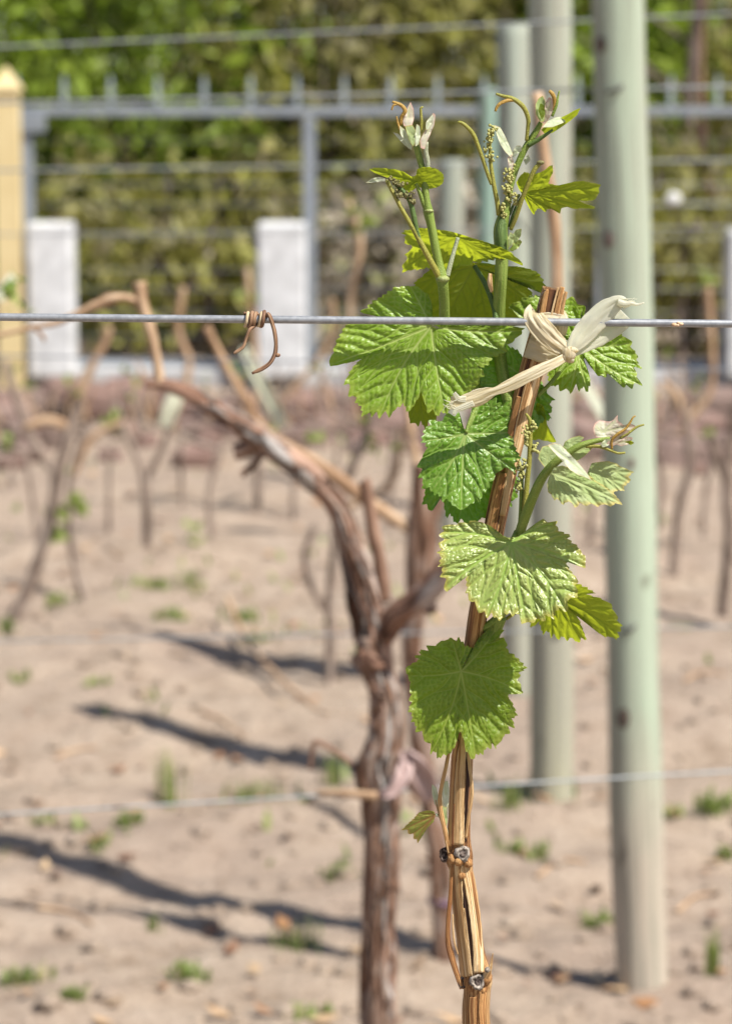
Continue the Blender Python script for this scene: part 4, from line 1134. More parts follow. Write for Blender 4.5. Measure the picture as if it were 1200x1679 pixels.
strip([(792, 1628, .6, 10), (790, 1660, .8, 10), (793, 1700, .6, 8)], 'bark_strip', on=True)
# upper internode by the bottom leaf
strip([(737, 1402, 14, 6), (731, 1370, 6, 7), (722, 1325, 0, 7), (722, 1300, 0, 6), (731, 1258, 4, 6), (736, 1232, 10, 5)])
strip([(736, 1400, 10, 3), (727, 1360, 6, 3), (718, 1330, 4, 2.5), (714, 1312, 4, 1.5)], 'bark_pale')
strip([(751, 1386, .6, 20), (752, 1330, .9, 19), (754, 1270, 1.6, 16), (757, 1235, 4, 13), (757, 1202, 8, 2)], 'bark_pale', on=True)
strip([(763, 1375, 6, 4), (768, 1340, 4, 5), (774, 1300, 3, 5), (770, 1260, 4, 5), (767, 1230, 6, 4)], 'bark_pale')
strip([(763, 1380, .5, 5), (764, 1330, .5, 6), (767, 1280, .5, 6), (766, 1225, .5, 5)], 'gap_shade', .5, on=True)  # shade of a bark gap, drawn as a dark strip
strip([(739, 1388, .7, 9), (741, 1320, .9, 9), (744, 1250, .9, 9), (748, 1215, .8, 8)], 'bark_strip', on=True)
# upper cane
strip([(772, 1062, .8, 16), (783, 990, 1, 17), (799, 900, 1.2, 17), (811, 835, 1.2, 17), (824, 775, 1, 14)], 'bark_strip', on=True)
strip([(810, 882, .4, 3), (822, 822, .4, 5), (833, 770, .4, 3)], 'gap_shade', .5, on=True)  # painted shade of a narrow gap in the bark
strip([(823, 846, .8, 9), (836, 780, 1.2, 12), (850, 715, 1.4, 16), (864, 655, 1.4, 20), (876, 615, 1, 22)], 'bark_pale', on=True)
strip([(840, 706, .4, 4), (850, 668, .6, 6), (861, 636, .4, 4)], 'gap_shade', .5, on=True)  # another bark gap, its shade put in as a dark strip
strip([(833, 724, .8, 10), (843, 684, 1, 11), (852, 650, .8, 10)], 'bark_strip', on=True)
# split top
strip([(884, 545, 10, 14), (890, 515, 10, 12), (897, 474, 11, 9)], 'bark_strip')
strip([(898, 540, 9, 22), (903, 510, 9, 20), (909, 474, 10, 20)], 'cane_core')
strip([(909, 535, 7, 8), (914, 505, 7, 9), (922, 470, 8, 7)], 'bark_strip')
strip([(903, 520, 6, 3), (909, 494, 6, 3), (915, 471, 7, 3)], 'bark_pale')
strip([(918, 530, 10, 6), (922, 505, 10, 6), (928, 478, 11, 5)], 'bark_pale')
ftube('bark_strip', [(884, 516, 6, 2.2), (883, 500, 4, 2.2), (887, 484, 4, 2), (895, 474, 8, 1.6)], 'node_grey', vine0, n=16, seg=6)

def scar(px, py, D, r, tilt, ring='node_pale', inner='node_grey'):
    """round bud scar: a swollen ring with a hollow face"""
    c = np.array([px, py, D], float); g = Geo(); ns = 20
    prof = [(.25, 9), (1.0, 6), (1.12, 0), (1.0, -5), (.82, -7.5), (.62, -6), (.45, -3.5), (.0, -3)]
    V = []
    for rr, dd in prof:
        for j in range(ns):
            an = 2 * math.pi * j / ns
            k = r * rr * (1 + .10 * math.sin(an * 3 + px) + .06 * math.sin(an * 7))
            V.append([px + tilt[0] * -dd * .6 + k * math.cos(an) * (1 - .25 * abs(tilt[0])), py + tilt[1] * -dd * .6 + k * math.sin(an) * (1 - .25 * abs(tilt[1])), D + dd * r / 13])
    V = F(np.array(V))
    Fc = [[i * ns + j, i * ns + (j + 1) % ns, (i + 1) * ns + (j + 1) % ns, (i + 1) * ns + j] for i in range(len(prof) - 1) for j in range(ns)]
    o = mesh_obj('bud_scar', V, Fc, ring, vine0, attrs={'tc': V})
    q = F(np.array([[px + tilt[0] * 4 + r * .42 * math.cos(an), py + tilt[1] * 4 + r * .42 * math.sin(an), D - 5.2 * r / 13] for an in np.linspace(0, 6.283, 12, endpoint=False)]))
    mesh_obj('scar_face', q, [list(range(12))], inner, o, attrs={'tc': q})
    return o
scar(758, 1401, 4, 12.5, (.2, 0)); scar(731, 1402, 20, 11.5, (-.8, .1), 'node_grey', 'node_grey')
scar(783, 1611, 3, 12.5, (.1, 0)); scar(761, 1612, 16, 10, (-.6, .1), 'node_grey', 'node_grey')
for px, py, D, rr in ((752, 1412, 4, 9), (768, 1416, 6, 8), (742, 1408, 8, 9), (796, 1604, 8, 12), (790, 1622, 10, 9)):
    V, Fc = ball((0, 0, 0), 1, 12, 8); V += .25 * np.stack([vnoise(V[:, 0] * 3 + k + px, V[:, 1] * 3 + V[:, 2] * 2, 40 + k) for k in range(3)], -1)
    V = V * rr * UF + F([(px, py, D)])[0]
    mesh_obj('bud', V, Fc, 'bark_strip' if px > 740 else 'node_grey', vine0, attrs={'tc': V})
ftube('bud_spur', [(795, 1606, 4, 15), (800, 1594, 0, 12), (804, 1586, -2, 7), (806, 1576, -3, 3.5), (808, 1564, -4, 1.8)], 'bark_pale', vine0, n=20, rough=.15)
V, Fc = ball(F([(799, 1591, -6)])[0], 5 * UF, 8, 6); mesh_obj('bud', V, Fc, 'node_pale', vine0, attrs={'tc': V})
V, Fc = ball(F([(757, 1437, 3)])[0], 5.5 * UF, 8, 6, (1.2, .6, 1.1)); mesh_obj('bud', V, Fc, 'bark_strip', vine0, attrs={'tc': V})

# ---- leaves (traced outlines, real depth)
leaf(vine0, (707, 535), [(709, 528), (709, 505), (706, 489), (697, 478), (683, 470), (669, 467), (662, 471), (652, 469), (640, 476), (625, 487), (611, 494), (605, 501), (590, 512), (602, 515), (616, 517), (600, 522), (578, 527), (565, 535), (560, 546), (552, 558), (548, 574), (543, 582), (541, 601), (560, 597), (578, 593), (592, 588),
      (580, 600), (572, 612), (568, 622), (561, 632), (574, 627), (572, 638), (573, 651), (584, 648), (583, 661), (592, 664), (594, 683), (604, 676), (610, 683), (616, 676), (622, 686), (630, 675), (639, 684), (646, 672), (656, 666), (662, 661), (668, 676), (676, 668), (686, 652), (690, 643), (697, 660), (700, 676), (710, 672), (716, 683), (724, 674), (733, 680), (738, 668), (746, 668), (751, 655), (762, 652), (768, 640), (780, 637), (786, 622), (795, 612), (788, 602), (800, 598), (806, 586), (818, 582), (832, 574), (828, 566), (846, 556), (860, 538), (836, 534), (800, 531), (760, 529), (722, 531)],
     [(674, 470), (545, 596), (624, 680), (729, 676), (852, 542), (596, 514)], 'leaf_green', D0=36, a=-.03, c=-.14, cup=.0, wave=(5, 6, 1.0), bulge=6, cellsz=8.5, cellh=1.35, petiole=[(708, 532, 36, 6), (716, 536, 38, 7), (735, 560, 42, 8), (760, 590, 44, 8)], pmat='stem_pale')
leaf(vine0, (763, 711), [(760, 703), (757, 690), (753, 676), (744, 682), (737, 678), (728, 684), (720, 692), (711, 687), (704, 688), (705, 697), (696, 703), (691, 725), (700, 727), (697, 742), (690, 752), (685, 765), (692, 768), (686, 783), (693, 786), (695, 798), (704, 800), (714, 812), (720, 810), (727, 823), (734, 816), (741, 830), (748, 828), (757, 839), (764, 830), (774, 826), (780, 818), (786, 827), (790, 812), (800, 802), (804, 790), (814, 778), (824, 765), (833, 768), (846, 776), (843, 758), (854, 750), (846, 738), (840, 722), (845, 714), (857, 706), (846, 698), (838, 694), (848, 684), (840, 672), (834, 668), (836, 656), (824, 662), (816, 660), (812, 652), (800, 658), (788, 652), (776, 660), (773, 672), (775, 690), (769, 704)],
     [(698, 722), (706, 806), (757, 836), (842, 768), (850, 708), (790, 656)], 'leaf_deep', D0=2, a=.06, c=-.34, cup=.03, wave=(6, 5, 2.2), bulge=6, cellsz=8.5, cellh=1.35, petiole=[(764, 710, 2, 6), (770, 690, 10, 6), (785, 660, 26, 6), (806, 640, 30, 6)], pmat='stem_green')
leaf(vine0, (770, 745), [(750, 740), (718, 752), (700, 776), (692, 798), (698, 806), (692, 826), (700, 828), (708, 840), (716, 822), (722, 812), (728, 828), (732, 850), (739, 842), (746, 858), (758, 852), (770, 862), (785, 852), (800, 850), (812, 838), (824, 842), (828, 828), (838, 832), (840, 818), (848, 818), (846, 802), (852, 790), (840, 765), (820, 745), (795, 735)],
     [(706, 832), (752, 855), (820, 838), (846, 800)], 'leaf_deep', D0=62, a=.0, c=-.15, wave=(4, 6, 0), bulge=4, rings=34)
leaf(vine0, (838, 889), [(834, 882), (822, 877), (812, 868), (800, 860), (788, 856), (775, 853), (766, 858), (757, 856), (746, 861), (738, 859), (722, 866), (729, 871), (720, 879), (728, 885), (717, 894), (725, 899), (717, 907), (724, 911), (719, 929), (727, 930), (722, 945), (730, 947), (729, 961), (733, 971), (742, 958), (750, 952), (757, 944), (768, 939), (764, 950), (766, 962), (764, 973), (771, 984), (778, 990), (786, 1004), (793, 1004), (798, 1013), (806, 1006), (813, 1014), (821, 1017), (827, 1007), (834, 1005), (842, 1010), (850, 1004), (853, 1016), (856, 1026), (866, 1018), (876, 1021), (884, 1013), (891, 1021), (896, 1008), (908, 1015), (911, 1000), (920, 998), (928, 1006), (931, 990), (936, 978), (949, 979), (944, 962), (947, 950), (938, 940), (930, 928), (928, 920), (944, 926), (962, 933), (957, 918), (960, 911), (950, 904), (948, 896), (938, 890), (930, 882), (936, 878), (920, 872), (912, 866), (914, 855), (900, 856), (890, 851), (878, 858), (865, 868), (852, 879)],
     [(724, 872), (730, 965), (798, 1010), (862, 1022), (928, 1002), (955, 928), (906, 858)], 'leaf_pale', D0=-52, a=.02, c=-.42, cup=.03, wave=(6, 6, .5), bulge=6, cellsz=7, cellh=1.6, petiole=[(838, 888, -50, 7), (842, 880, -40, 7), (846, 872, -20, 8)], pmat='stem_green', vw=3.6)
leaf(vine0, (905, 978), [(925, 962), (940, 955), (958, 962), (977, 973), (962, 974), (968, 977), (985, 981), (1000, 990), (1008, 1003), (1012, 1016), (1020, 1028), (1015, 1036), (1012, 1050), (1002, 1044), (992, 1045), (978, 1036), (966, 1020), (954, 1010), (944, 1006), (950, 1018), (956, 1034), (962, 1051), (954, 1046), (946, 1055), (938, 1045), (930, 1052), (924, 1042), (917, 1051), (909, 1040), (904, 1046), (899, 1034), (890, 1040), (884, 1020), (870, 1030), (872, 1010), (880, 990), (892, 975)],
     [(972, 973), (1014, 1040), (948, 1050), (905, 1044)], 'leaf_under', D0=8, a=-.25, c=.55, side=-1, bulge=5, cellh=.6, rings=34, wave=(4, 5, 1), petiole=[(905, 978, 8, 6), (885, 985, 14, 6), (850, 1002, 18, 6), (830, 1015, 22, 6)])
leaf(vine0, (756, 1101), [(760, 1088), (766, 1074), (774, 1062), (764, 1060), (757, 1052), (752, 1046), (744, 1050), (735, 1045), (729, 1052), (719, 1055), (712, 1058), (700, 1060), (702, 1066), (686, 1067), (690, 1072), (678, 1078), (689, 1081), (676, 1089), (670, 1091), (663, 1104), (672, 1107), (670, 1122), (674, 1132), (671, 1146), (675, 1152), (669, 1166), (676, 1170), (675, 1184), (682, 1187), (681, 1199), (690, 1200), (698, 1215), (706, 1222), (706, 1238), (713, 1230), (718, 1245), (727, 1238), (738, 1236), (747, 1222), (751, 1206), (756, 1199), (760, 1212), (763, 1230), (775, 1247), (781, 1236), (791, 1238), (796, 1226), (803, 1228), (808, 1220), (813, 1229), (820, 1214), (824, 1208), (836, 1204), (833, 1192), (844, 1193), (839, 1177), (848, 1174), (843, 1160), (837, 1148), (830, 1141), (840, 1139), (859, 1136), (852, 1124), (850, 1112), (853, 1102), (864, 1096), (856, 1088), (846, 1078), (834, 1068), (828, 1064), (834, 1058), (824, 1050), (826, 1046), (818, 1044), (826, 1034), (814, 1026), (804, 1028), (794, 1038), (782, 1050), (777, 1066), (769, 1078), (763, 1090)],
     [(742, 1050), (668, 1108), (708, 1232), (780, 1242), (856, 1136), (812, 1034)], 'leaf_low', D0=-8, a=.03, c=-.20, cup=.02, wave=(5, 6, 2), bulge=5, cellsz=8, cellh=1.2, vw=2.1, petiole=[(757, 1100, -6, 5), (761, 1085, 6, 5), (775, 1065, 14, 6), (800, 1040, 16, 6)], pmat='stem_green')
leaf(vine0, (714, 1337), [(712, 1331), (702, 1329), (693, 1331), (686, 1333), (679, 1342), (670, 1350), (659, 1361), (668, 1362), (672, 1368), (677, 1369), (680, 1376), (686, 1382), (690, 1371), (696, 1362), (704, 1355), (711, 1348)],
     [(663, 1360), (684, 1378), (690, 1334), (676, 1368)], 'leaf_striped', D0=4, a=.3, c=.3, bulge=3, cellh=.6, rings=26, step=1.2, serr=(2.2, 7), sec=0, wave=(2, 3, 0), vw=2.2, petiole=[(714, 1337, 4, 5), (722, 1340, 10, 6), (733, 1368, 16, 7), (740, 1395, 20, 7)], pmat='stem_pale', label='small striped reddish young leaf above the lower node')
for q, (O, J, mt) in enumerate((
        ([(708, 1286), (716, 1292), (720, 1312), (718, 1328), (712, 1318), (708, 1302)], (717, 1330), 'leaf_white'),
        ([(728, 1282), (734, 1280), (737, 1296), (736, 1318), (730, 1330), (726, 1316), (724, 1298)], (731, 1334), 'leaf_white'),
        ([(724, 1322), (732, 1324), (734, 1346), (730, 1364), (725, 1350)], (730, 1360), 'leaf_downy'))):
    leaf(vine0, np.mean(O, 0), O, [O[0]], mt, D0=14 - 3 * q, a=.4, c=.1, bulge=1.5, cellh=.3, rings=14, step=1.6, serr=(.6, 5), sec=0, wave=(1, 2, 0))
# leaf behind the tie, right of the cane
leaf(vine0, (948, 566), [(940, 545), (922, 528), (900, 530), (872, 522), (850, 522), (842, 508), (831, 503), (846, 496), (858, 488), (876, 484), (894, 486), (912, 482), (926, 490), (940, 488), (948, 498), (961, 505), (952, 512), (966, 518), (962, 528), (975, 535), (990, 548), (1004, 542), (1016, 546), (1026, 552), (1034, 560), (1036, 572), (1044, 580), (1044, 592), (1053, 606), (1040, 598), (1042, 612), (1046, 620), (1052, 632), (1040, 628), (1034, 637), (1026, 630), (1020, 636), (1016, 622), (1008, 610), (1000, 612), (990, 618), (978, 614), (966, 598), (957, 586), (960, 600), (966, 612), (968, 628), (962, 644), (956, 632), (950, 642), (944, 630), (934, 647), (928, 634), (920, 643), (914, 630), (906, 634), (898, 620), (900, 600), (920, 585)],
     [(836, 503), (955, 505), (1040, 560), (1046, 630), (934, 642), (962, 636)], 'leaf_green', D0=72, a=.04, c=-.28, wave=(7, 6, .4), bulge=6, cellsz=8, cellh=1.35, petiole=[(948, 566, 72, 7), (930, 590, 60, 7), (905, 625, 46, 7), (880, 650, 40, 7)], pmat='stem_green')
# leaves hidden partly behind the cane
leaf(vine0, (862, 620), [(866, 600), (850, 575), (820, 560), (800, 575), (790, 600), (786, 625), (800, 650), (815, 672), (830, 690), (850, 700), (870, 712), (880, 700), (890, 690), (905, 686), (898, 678), (908, 670), (898, 662), (912, 656), (900, 648), (890, 630), (880, 610)],
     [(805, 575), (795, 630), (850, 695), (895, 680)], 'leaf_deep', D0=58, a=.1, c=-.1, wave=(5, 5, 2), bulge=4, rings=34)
leaf(vine0, (884, 672), [(880, 660), (890, 664), (895, 680), (897, 700), (906, 716), (913, 725), (898, 724), (884, 720), (872, 722), (866, 705), (872, 685)],
     [(911, 724), (876, 716)], 'leaf_under', D0=48, a=-.3, c=.5, side=-1, bulge=3, cellh=.5, rings=22, serr=(1, 9))
leaf(vine0, (688, 640), [(690, 630), (676, 650), (668, 668), (672, 684), (671, 696), (680, 690), (684, 700), (690, 690), (698, 705), (704, 690), (712, 690), (720, 676), (716, 650), (704, 635)],
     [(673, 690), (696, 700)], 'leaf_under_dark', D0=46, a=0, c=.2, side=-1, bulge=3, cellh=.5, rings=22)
# undersides above the wire
leaf(vine0, (778, 436), [(770, 430), (745, 434), (720, 438), (703, 441), (694, 452), (684, 458), (678, 466), (682, 480), (690, 500), (702, 520), (722, 535), (760, 545), (800, 548), (840, 536), (866, 515), (874, 500), (876, 488), (868, 474), (856, 463), (866, 465), (880, 475), (890, 482), (894, 470), (888, 455), (880, 445), (866, 440), (848, 436), (825, 436), (800, 431)],
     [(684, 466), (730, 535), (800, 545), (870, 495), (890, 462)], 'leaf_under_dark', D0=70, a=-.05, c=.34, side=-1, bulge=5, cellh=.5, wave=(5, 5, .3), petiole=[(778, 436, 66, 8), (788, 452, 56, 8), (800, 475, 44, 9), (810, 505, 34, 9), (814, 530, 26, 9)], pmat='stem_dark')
leaf(vine0, (751, 389), [(740, 379), (722, 376), (705, 374), (690, 373), (676, 376), (664, 377), (658, 381), (666, 386), (663, 394), (668, 402), (676, 400), (672, 412), (662, 418), (668, 424), (660, 436), (659, 446), (674, 442), (690, 441), (704, 438), (718, 440), (728, 443), (745, 442), (760, 436), (778, 430), (796, 428), (815, 424), (832, 424), (845, 430), (858, 436), (850, 424), (838, 414), (824, 406), (808, 400), (790, 394), (772, 389), (760, 385)],
     [(662, 381), (662, 440), (735, 440), (800, 424), (852, 430)], 'leaf_under', D0=22, a=-.62, c=.75, side=-1, bulge=5, cellh=.6, wave=(4, 5, 1), curl=lambda x, y: .012 * np.maximum(0, 700 - x) ** 1.5, petiole=[(751, 389, 21, 7), (746, 405, 20, 7), (739, 430, 18, 8), (733, 452, 18, 9)], pmat='stem_pale')
leaf(vine0, (681, 297), [(682, 287), (684, 276), (695, 273), (704, 273), (716, 276), (726, 284), (728, 292), (726, 300), (718, 306), (706, 309), (694, 309), (685, 305), (676, 312), (669, 316), (662, 308), (652, 300), (640, 293), (628, 288), (616, 284), (605, 277), (614, 274), (630, 275), (648, 277), (662, 281), (674, 289)],
     [(726, 298), (706, 307), (664, 308), (610, 277)], 'leaf_under', D0=10, a=-.05, c=.6, side=-1, bulge=3, cellh=.4, rings=28, step=2, serr=(1, 8), sec=4, wave=(3, 4, 1), petiole=[(682, 300, 10, 6), (688, 315, 12, 7), (695, 335, 14, 8), (700, 346, 16, 8)], pmat='stem_green')
leaf(vine0, (618, 293), [(599, 299), (610, 292), (622, 289), (632, 292), (632, 297), (620, 298), (608, 299)], [(601, 299)], 'leaf_white', D0=14, a=.2, c=.2, bulge=1, cellh=.3, rings=12, step=1.6, serr=(.5, 5), sec=0, wave=(1, 2, 0))
leaf(vine0, (859, 316), [(850, 308), (846, 299), (852, 288), (860, 281), (870, 284), (880, 284), (892, 279), (900, 272), (907, 270), (906, 282), (902, 292), (898, 300), (912, 303), (924, 304), (934, 300), (942, 297), (956, 296), (970, 299), (986, 302), (980, 308), (984, 314), (978, 320), (976, 327), (962, 329), (948, 328), (958, 333), (975, 338), (974, 342), (955, 341), (940, 342), (930, 338), (922, 340), (917, 350), (908, 342), (898, 342), (893, 348), (886, 341), (880, 342), (875, 352), (868, 342), (862, 330)],
     [(904, 274), (982, 306), (970, 340), (916, 346), (875, 348)], 'leaf_under', D0=22, a=-.15, c=.55, side=-1, bulge=4, cellh=.5, rings=34, step=2.2, serr=(1.2, 10), wave=(4, 5, 2), petiole=[(859, 317, 20, 6), (850, 332, 18, 6), (842, 350, 16, 6), (836, 372, 18, 6)], pmat='stem_dark')
# young leaves of the right-hand shoot
leaf(vine0, (905, 775), [(908, 766), (922, 763), (936, 768), (950, 772), (964, 778), (976, 788), (988, 795), (1004, 806), (1012, 816), (1021, 828), (1008, 825), (1002, 831), (990, 826), (980, 831), (970, 826), (960, 829), (950, 825), (943, 834), (938, 824), (930, 822), (922, 828), (915, 818), (908, 820), (904, 812), (898, 806), (897, 792), (900, 782)],
     [(1014, 822), (945, 830), (908, 816)], 'leaf_downy', D0=-104, a=.05, c=-.25, bulge=5, cellh=.9, cellsz=7, rings=30, step=2, serr=(1.4, 10), wave=(5, 4, 1))
leaf(vine0, (966, 768), [(970, 759), (984, 757), (998, 756), (1010, 760), (1020, 766), (1030, 770), (1039, 774), (1030, 781), (1034, 788), (1028, 793), (1022, 799), (1024, 805), (1012, 804), (1004, 808), (994, 803), (982, 797), (972, 788), (962, 778)],
     [(1034, 774), (1020, 802), (990, 760)], 'leaf_downy', D0=-92, a=.12, c=-.2, bulge=4, cellh=.8, cellsz=7, rings=28, step=2, serr=(1.4, 9), wave=(3, 4, 0))
leaf(vine0, (930, 752), [(898, 730), (906, 726), (918, 728), (930, 740), (944, 754), (956, 768), (964, 778), (970, 788), (958, 782), (946, 778), (934, 770), (922, 756), (910, 744)],
     [(968, 786), (902, 729)], 'leaf_white', D0=-126, a=.15, c=-.2, bulge=2, cellh=.4, rings=22, step=2, serr=(.9, 7), sec=0, wave=(2, 3, 0))
leaf(vine0, (898, 748), [(884, 742), (889, 732), (898, 730), (908, 734), (916, 744), (912, 756), (904, 766), (896, 770), (888, 760), (882, 752)],
     [(886, 740), (896, 766), (910, 738)], 'leaf_downy', D0=-86, a=-.2, c=-.3, bulge=3, cellh=.6, rings=20, step=2, serr=(1, 8), sec=3, wave=(2, 3, 0))
leaf(vine0, (936, 727), [(922, 734), (926, 724), (938, 717), (950, 714), (958, 717), (950, 726), (940, 733), (930, 738)], [(955, 716)], 'leaf_downy', D0=-94, a=-.1, c=-.3, bulge=2, cellh=.5, rings=16, step=1.8, serr=(1, 8), sec=3, wave=(2, 3, 0))
leaf(vine0, (950, 740), [(938, 740), (950, 734), (964, 730), (976, 728), (968, 738), (958, 748), (946, 756), (936, 750)], [(974, 729)], 'leaf_downy', D0=-90, a=.1, c=-.2, bulge=2, cellh=.5, rings=16, step=1.8, serr=(1, 8), sec=3, wave=(2, 3, 0))
leaf(vine0, (988, 708), [(974, 712), (972, 702), (975, 694), (982, 689), (990, 690), (1000, 691), (1008, 687), (1012, 680), (1013, 690), (1022, 697), (1034, 694), (1044, 700), (1034, 708), (1020, 712), (1004, 716), (988, 719), (978, 717)],
     [(1010, 688), (1038, 700), (976, 698)], 'leaf_pink', D0=-98, a=.1, c=-.2, bulge=3, cellh=.5, rings=22, step=1.8, serr=(1, 8), sec=3, wave=(3, 3, 0), label='pale pinkish young leaf at the tip of the right shoot')

# ---- shoots
def buds(parent, name, spots, mat, rmin=1.7, rmax=3.0, seed=0):
    r = np.random.default_rng(seed); g = Geo()
    for px, py, D, sx, sy, n in spots:
        for i in range(int(n * 1.7)):
            V, Fc = ball(F([(px + r.normal() * sx, py + r.normal() * sy, D + r.normal() * sx)])[0], (rmin + (rmax - rmin) * r.random()) * UF, 7, 5)
            g.add(V, Fc, tc=V)
    return g.obj(name, mat, parent)
def leaflet(parent, O, mat, D0, a=.2, c=0, tip=None):
    return leaf(parent, np.mean(O, 0), O, [tip or O[0]], mat, D0=D0, a=a, c=c, bulge=1.4, cellh=.3, rings=14, step=1.5, serr=(.5, 5), sec=0, wave=(1.2, 3, 1), name='leaflet')

s1 = ftube('shoot', [(830, 690, 30, 18), (790, 640, 56, 19), (752, 590, 64, 19), (733, 555, 62, 19), (729, 525, 50, 18), (728, 495, 34, 17), (726, 468, 18, 18), (724, 456, 18, 21), (719, 430, 18, 15), (712, 395, 17, 15), (706, 365, 16, 15), (702, 347, 16, 17), (699, 328, 15, 13), (696, 300, 15, 12), (692, 275, 14, 11), (686, 252, 14, 11), (682, 238, 14, 9)], 'stem_green', vine0, n=110, seg=14, ridges=.10, seed=21, rough=.02)
ftube('flower_stalk', [(721, 456, 14, 11), (706, 428, 6, 10), (692, 402, 2, 9.5), (676, 372, 0, 8), (660, 345, 0, 7.5), (645, 316, 2, 7), (634, 296, 4, 6)], 'stem_olive', s1, n=40, ridges=.06)
ftube('flower_stalk', [(691, 404, 2, 8), (684, 380, 0, 7), (678, 352, 0, 9), (672, 330, 0, 8), (662, 314, 2, 7), (648, 302, 4, 5)], 'stem_dark', s1, n=30)
buds(s1, 'flower_cluster', [(676, 330, -2, 4, 4, 10), (668, 320, 0, 4, 4, 10), (655, 318, 0, 4, 4, 9), (658, 304, 0, 5, 4, 10), (648, 298, 2, 4, 3, 8), (641, 293, 2, 4, 3, 6)], 'bud_dark', seed=1)
V, Fc = ball(F([(703, 345, 12)])[0], 7.5 * UF, 12, 8, (1.05, 1, .45)); mesh_obj('node', V, Fc, 'stem_node', s1, attrs={'tc': V})
V, Fc = ball(F([(726, 457, 12)])[0], 10.5 * UF, 12, 8, (1.05, 1, .6)); mesh_obj('node', V, Fc, 'stem_node', s1, attrs={'tc': V})
ftube('petiole', [(700, 285, 10, 8), (701, 265, 8, 8), (698, 248, 6, 8), (699, 232, 4, 7)], 'stem_pale', s1, n=16)
leaflet(s1, [(675, 246), (664, 238), (654, 228), (644, 216), (652, 218), (664, 228), (676, 238)], 'leaf_white', 6, -.4)
leaflet(s1, [(655, 205), (664, 212), (671, 224), (675, 240), (670, 244), (662, 230), (656, 218)], 'leaf_white', 0, .3, .1, (656, 206))
leaflet(s1, [(660, 198), (665, 186), (668, 176), (673, 166), (678, 178), (679, 192), (676, 204), (668, 208), (662, 206)], 'leaf_pink', 2, .3, -.1, (673, 168))
leaflet(s1, [(664, 206), (676, 204), (682, 214), (682, 230), (677, 240), (670, 228)], 'leaf_downy', -3, .2)
leaflet(s1, [(683, 202), (688, 206), (690, 220), (686, 236), (681, 240), (680, 222)], 'leaf_white', -4, .2)
leaflet(s1, [(690, 242), (688, 230), (694, 218), (700, 208), (705, 196), (710, 184), (714, 188), (712, 204), (706, 218), (700, 232), (696, 244)], 'leaf_pink', -2, .3, 0, (711, 186))
leaflet(s1, [(698, 212), (698, 200), (704, 192), (710, 186), (708, 200), (702, 212)], 'leaf_white', -5, .4)
ftube('tendril', [(689, 222, 2, 5), (691, 200, 0, 5), (690, 184, 0, 4.5), (690, 176, 0, 4), (694, 175, 0, 3)], 'stem_olive', s1, n=20)
ftube('tendril', [(657, 204, 2, 5), (658, 192, 0, 6), (664, 181, -2, 7), (658, 172, -2, 6), (649, 168, -2, 5), (643, 166, -2, 4)], 'tendril_orange', s1, n=24)
ftube('tendril', [(652, 170, -2, 4), (645, 172, -3, 3.5), (642, 180, -3, 3)], 'tendril_orange', s1, n=12)
ftube('tendril', [(656, 212, 0, 4), (652, 200, 0, 3.5), (650, 190, 0, 2.5)], 'tendril_orange', s1, n=12)

s2 = ftube('shoot', [(845, 700, 34, 20), (832, 650, 34, 21), (820, 590, 56, 21), (817, 540, 48, 21), (818, 500, 34, 21), (821, 460, 20, 21), (823, 425, 18, 22), (822, 400, 18, 25), (821, 375, 18, 25), (826, 352, 17, 20), (833, 325, 16, 12), (838, 300, 16, 11), (846, 275, 15, 11), (858, 248, 14, 11), (867, 232, 14, 11), (878, 216, 13, 10), (887, 200, 12, 8)], 'stem_green', vine0, n=120, seg=14, ridges=.14, seed=22, rough=.02)
ftube('sheath', [(823, 424, 13, 14), (822, 402, 11, 19), (821, 380, 11, 20), (824, 356, 13, 14), (828, 340, 15, 8)], 'stem_dark', s2, n=20, ridges=.2)
ftube('stem_scale', [(806, 478, 16, 5), (803, 462, 10, 9), (804, 448, 10, 6)], 'bark_pale', s2, n=12)
ftube('flower_stalk', [(818, 352, 12, 9), (815, 330, 10, 8), (810, 305, 8, 7.5), (806, 280, 8, 7), (804, 262, 8, 6), (803, 240, 8, 5), (806, 215, 8, 4)], 'stem_olive', s2, n=36)
ftube('tendril', [(806, 302, 8, 6), (800, 286, 6, 6.5), (792, 262, 4, 6.5), (784, 240, 2, 7), (776, 220, 0, 7.5), (764, 206, -2, 6.5), (755, 200, -2, 5.5), (750, 200, -2, 4)], 'stem_olive', s2, n=40)
buds(s2, 'flower_cluster', [(808, 209, 6, 3, 3, 9), (804, 218, 6, 3.5, 3, 9), (801, 229, 6, 3.5, 3, 10), (799, 242, 6, 3, 3, 8), (806, 258, 5, 3.5, 3, 12)], 'bud_yellow', seed=2)
buds(s2, 'flower_cluster', [(836, 280, 6, 3.5, 4, 12), (834, 292, 6, 3.5, 3, 12), (832, 306, 6, 4, 4, 12), (834, 318, 6, 4, 4, 12), (845, 322, 8, 3, 4, 9), (843, 330, 8, 3, 3, 8), (823, 340, 6, 3, 4, 9), (824, 352, 6, 3, 3, 7)], 'bud_yellow', seed=3)
ftube('tendril', [(837, 376, 12, 7), (846, 355, 6, 7.5), (856, 325, 0, 7.5), (866, 300, -4, 8), (876, 278, -6, 8), (886, 266, -6, 7)], 'stem_olive', s2, n=36)
V, Fc = ball(F([(886, 266, -7)])[0], 5.5 * UF, 10, 6, (1.2, 1, .7)); mesh_obj('stub', V, Fc, 'bud_dark', s2, attrs={'tc': V})
ftube('petiole', [(835, 352, 16, 5), (842, 335, 16, 4.5), (852, 318, 18, 4)], 'stem_dark', s2, n=14)
leaflet(s2, [(810, 204), (820, 208), (828, 222), (835, 238), (841, 252), (838, 258), (828, 248), (820, 236), (814, 220)], 'leaf_white', 6, .4, -.2)
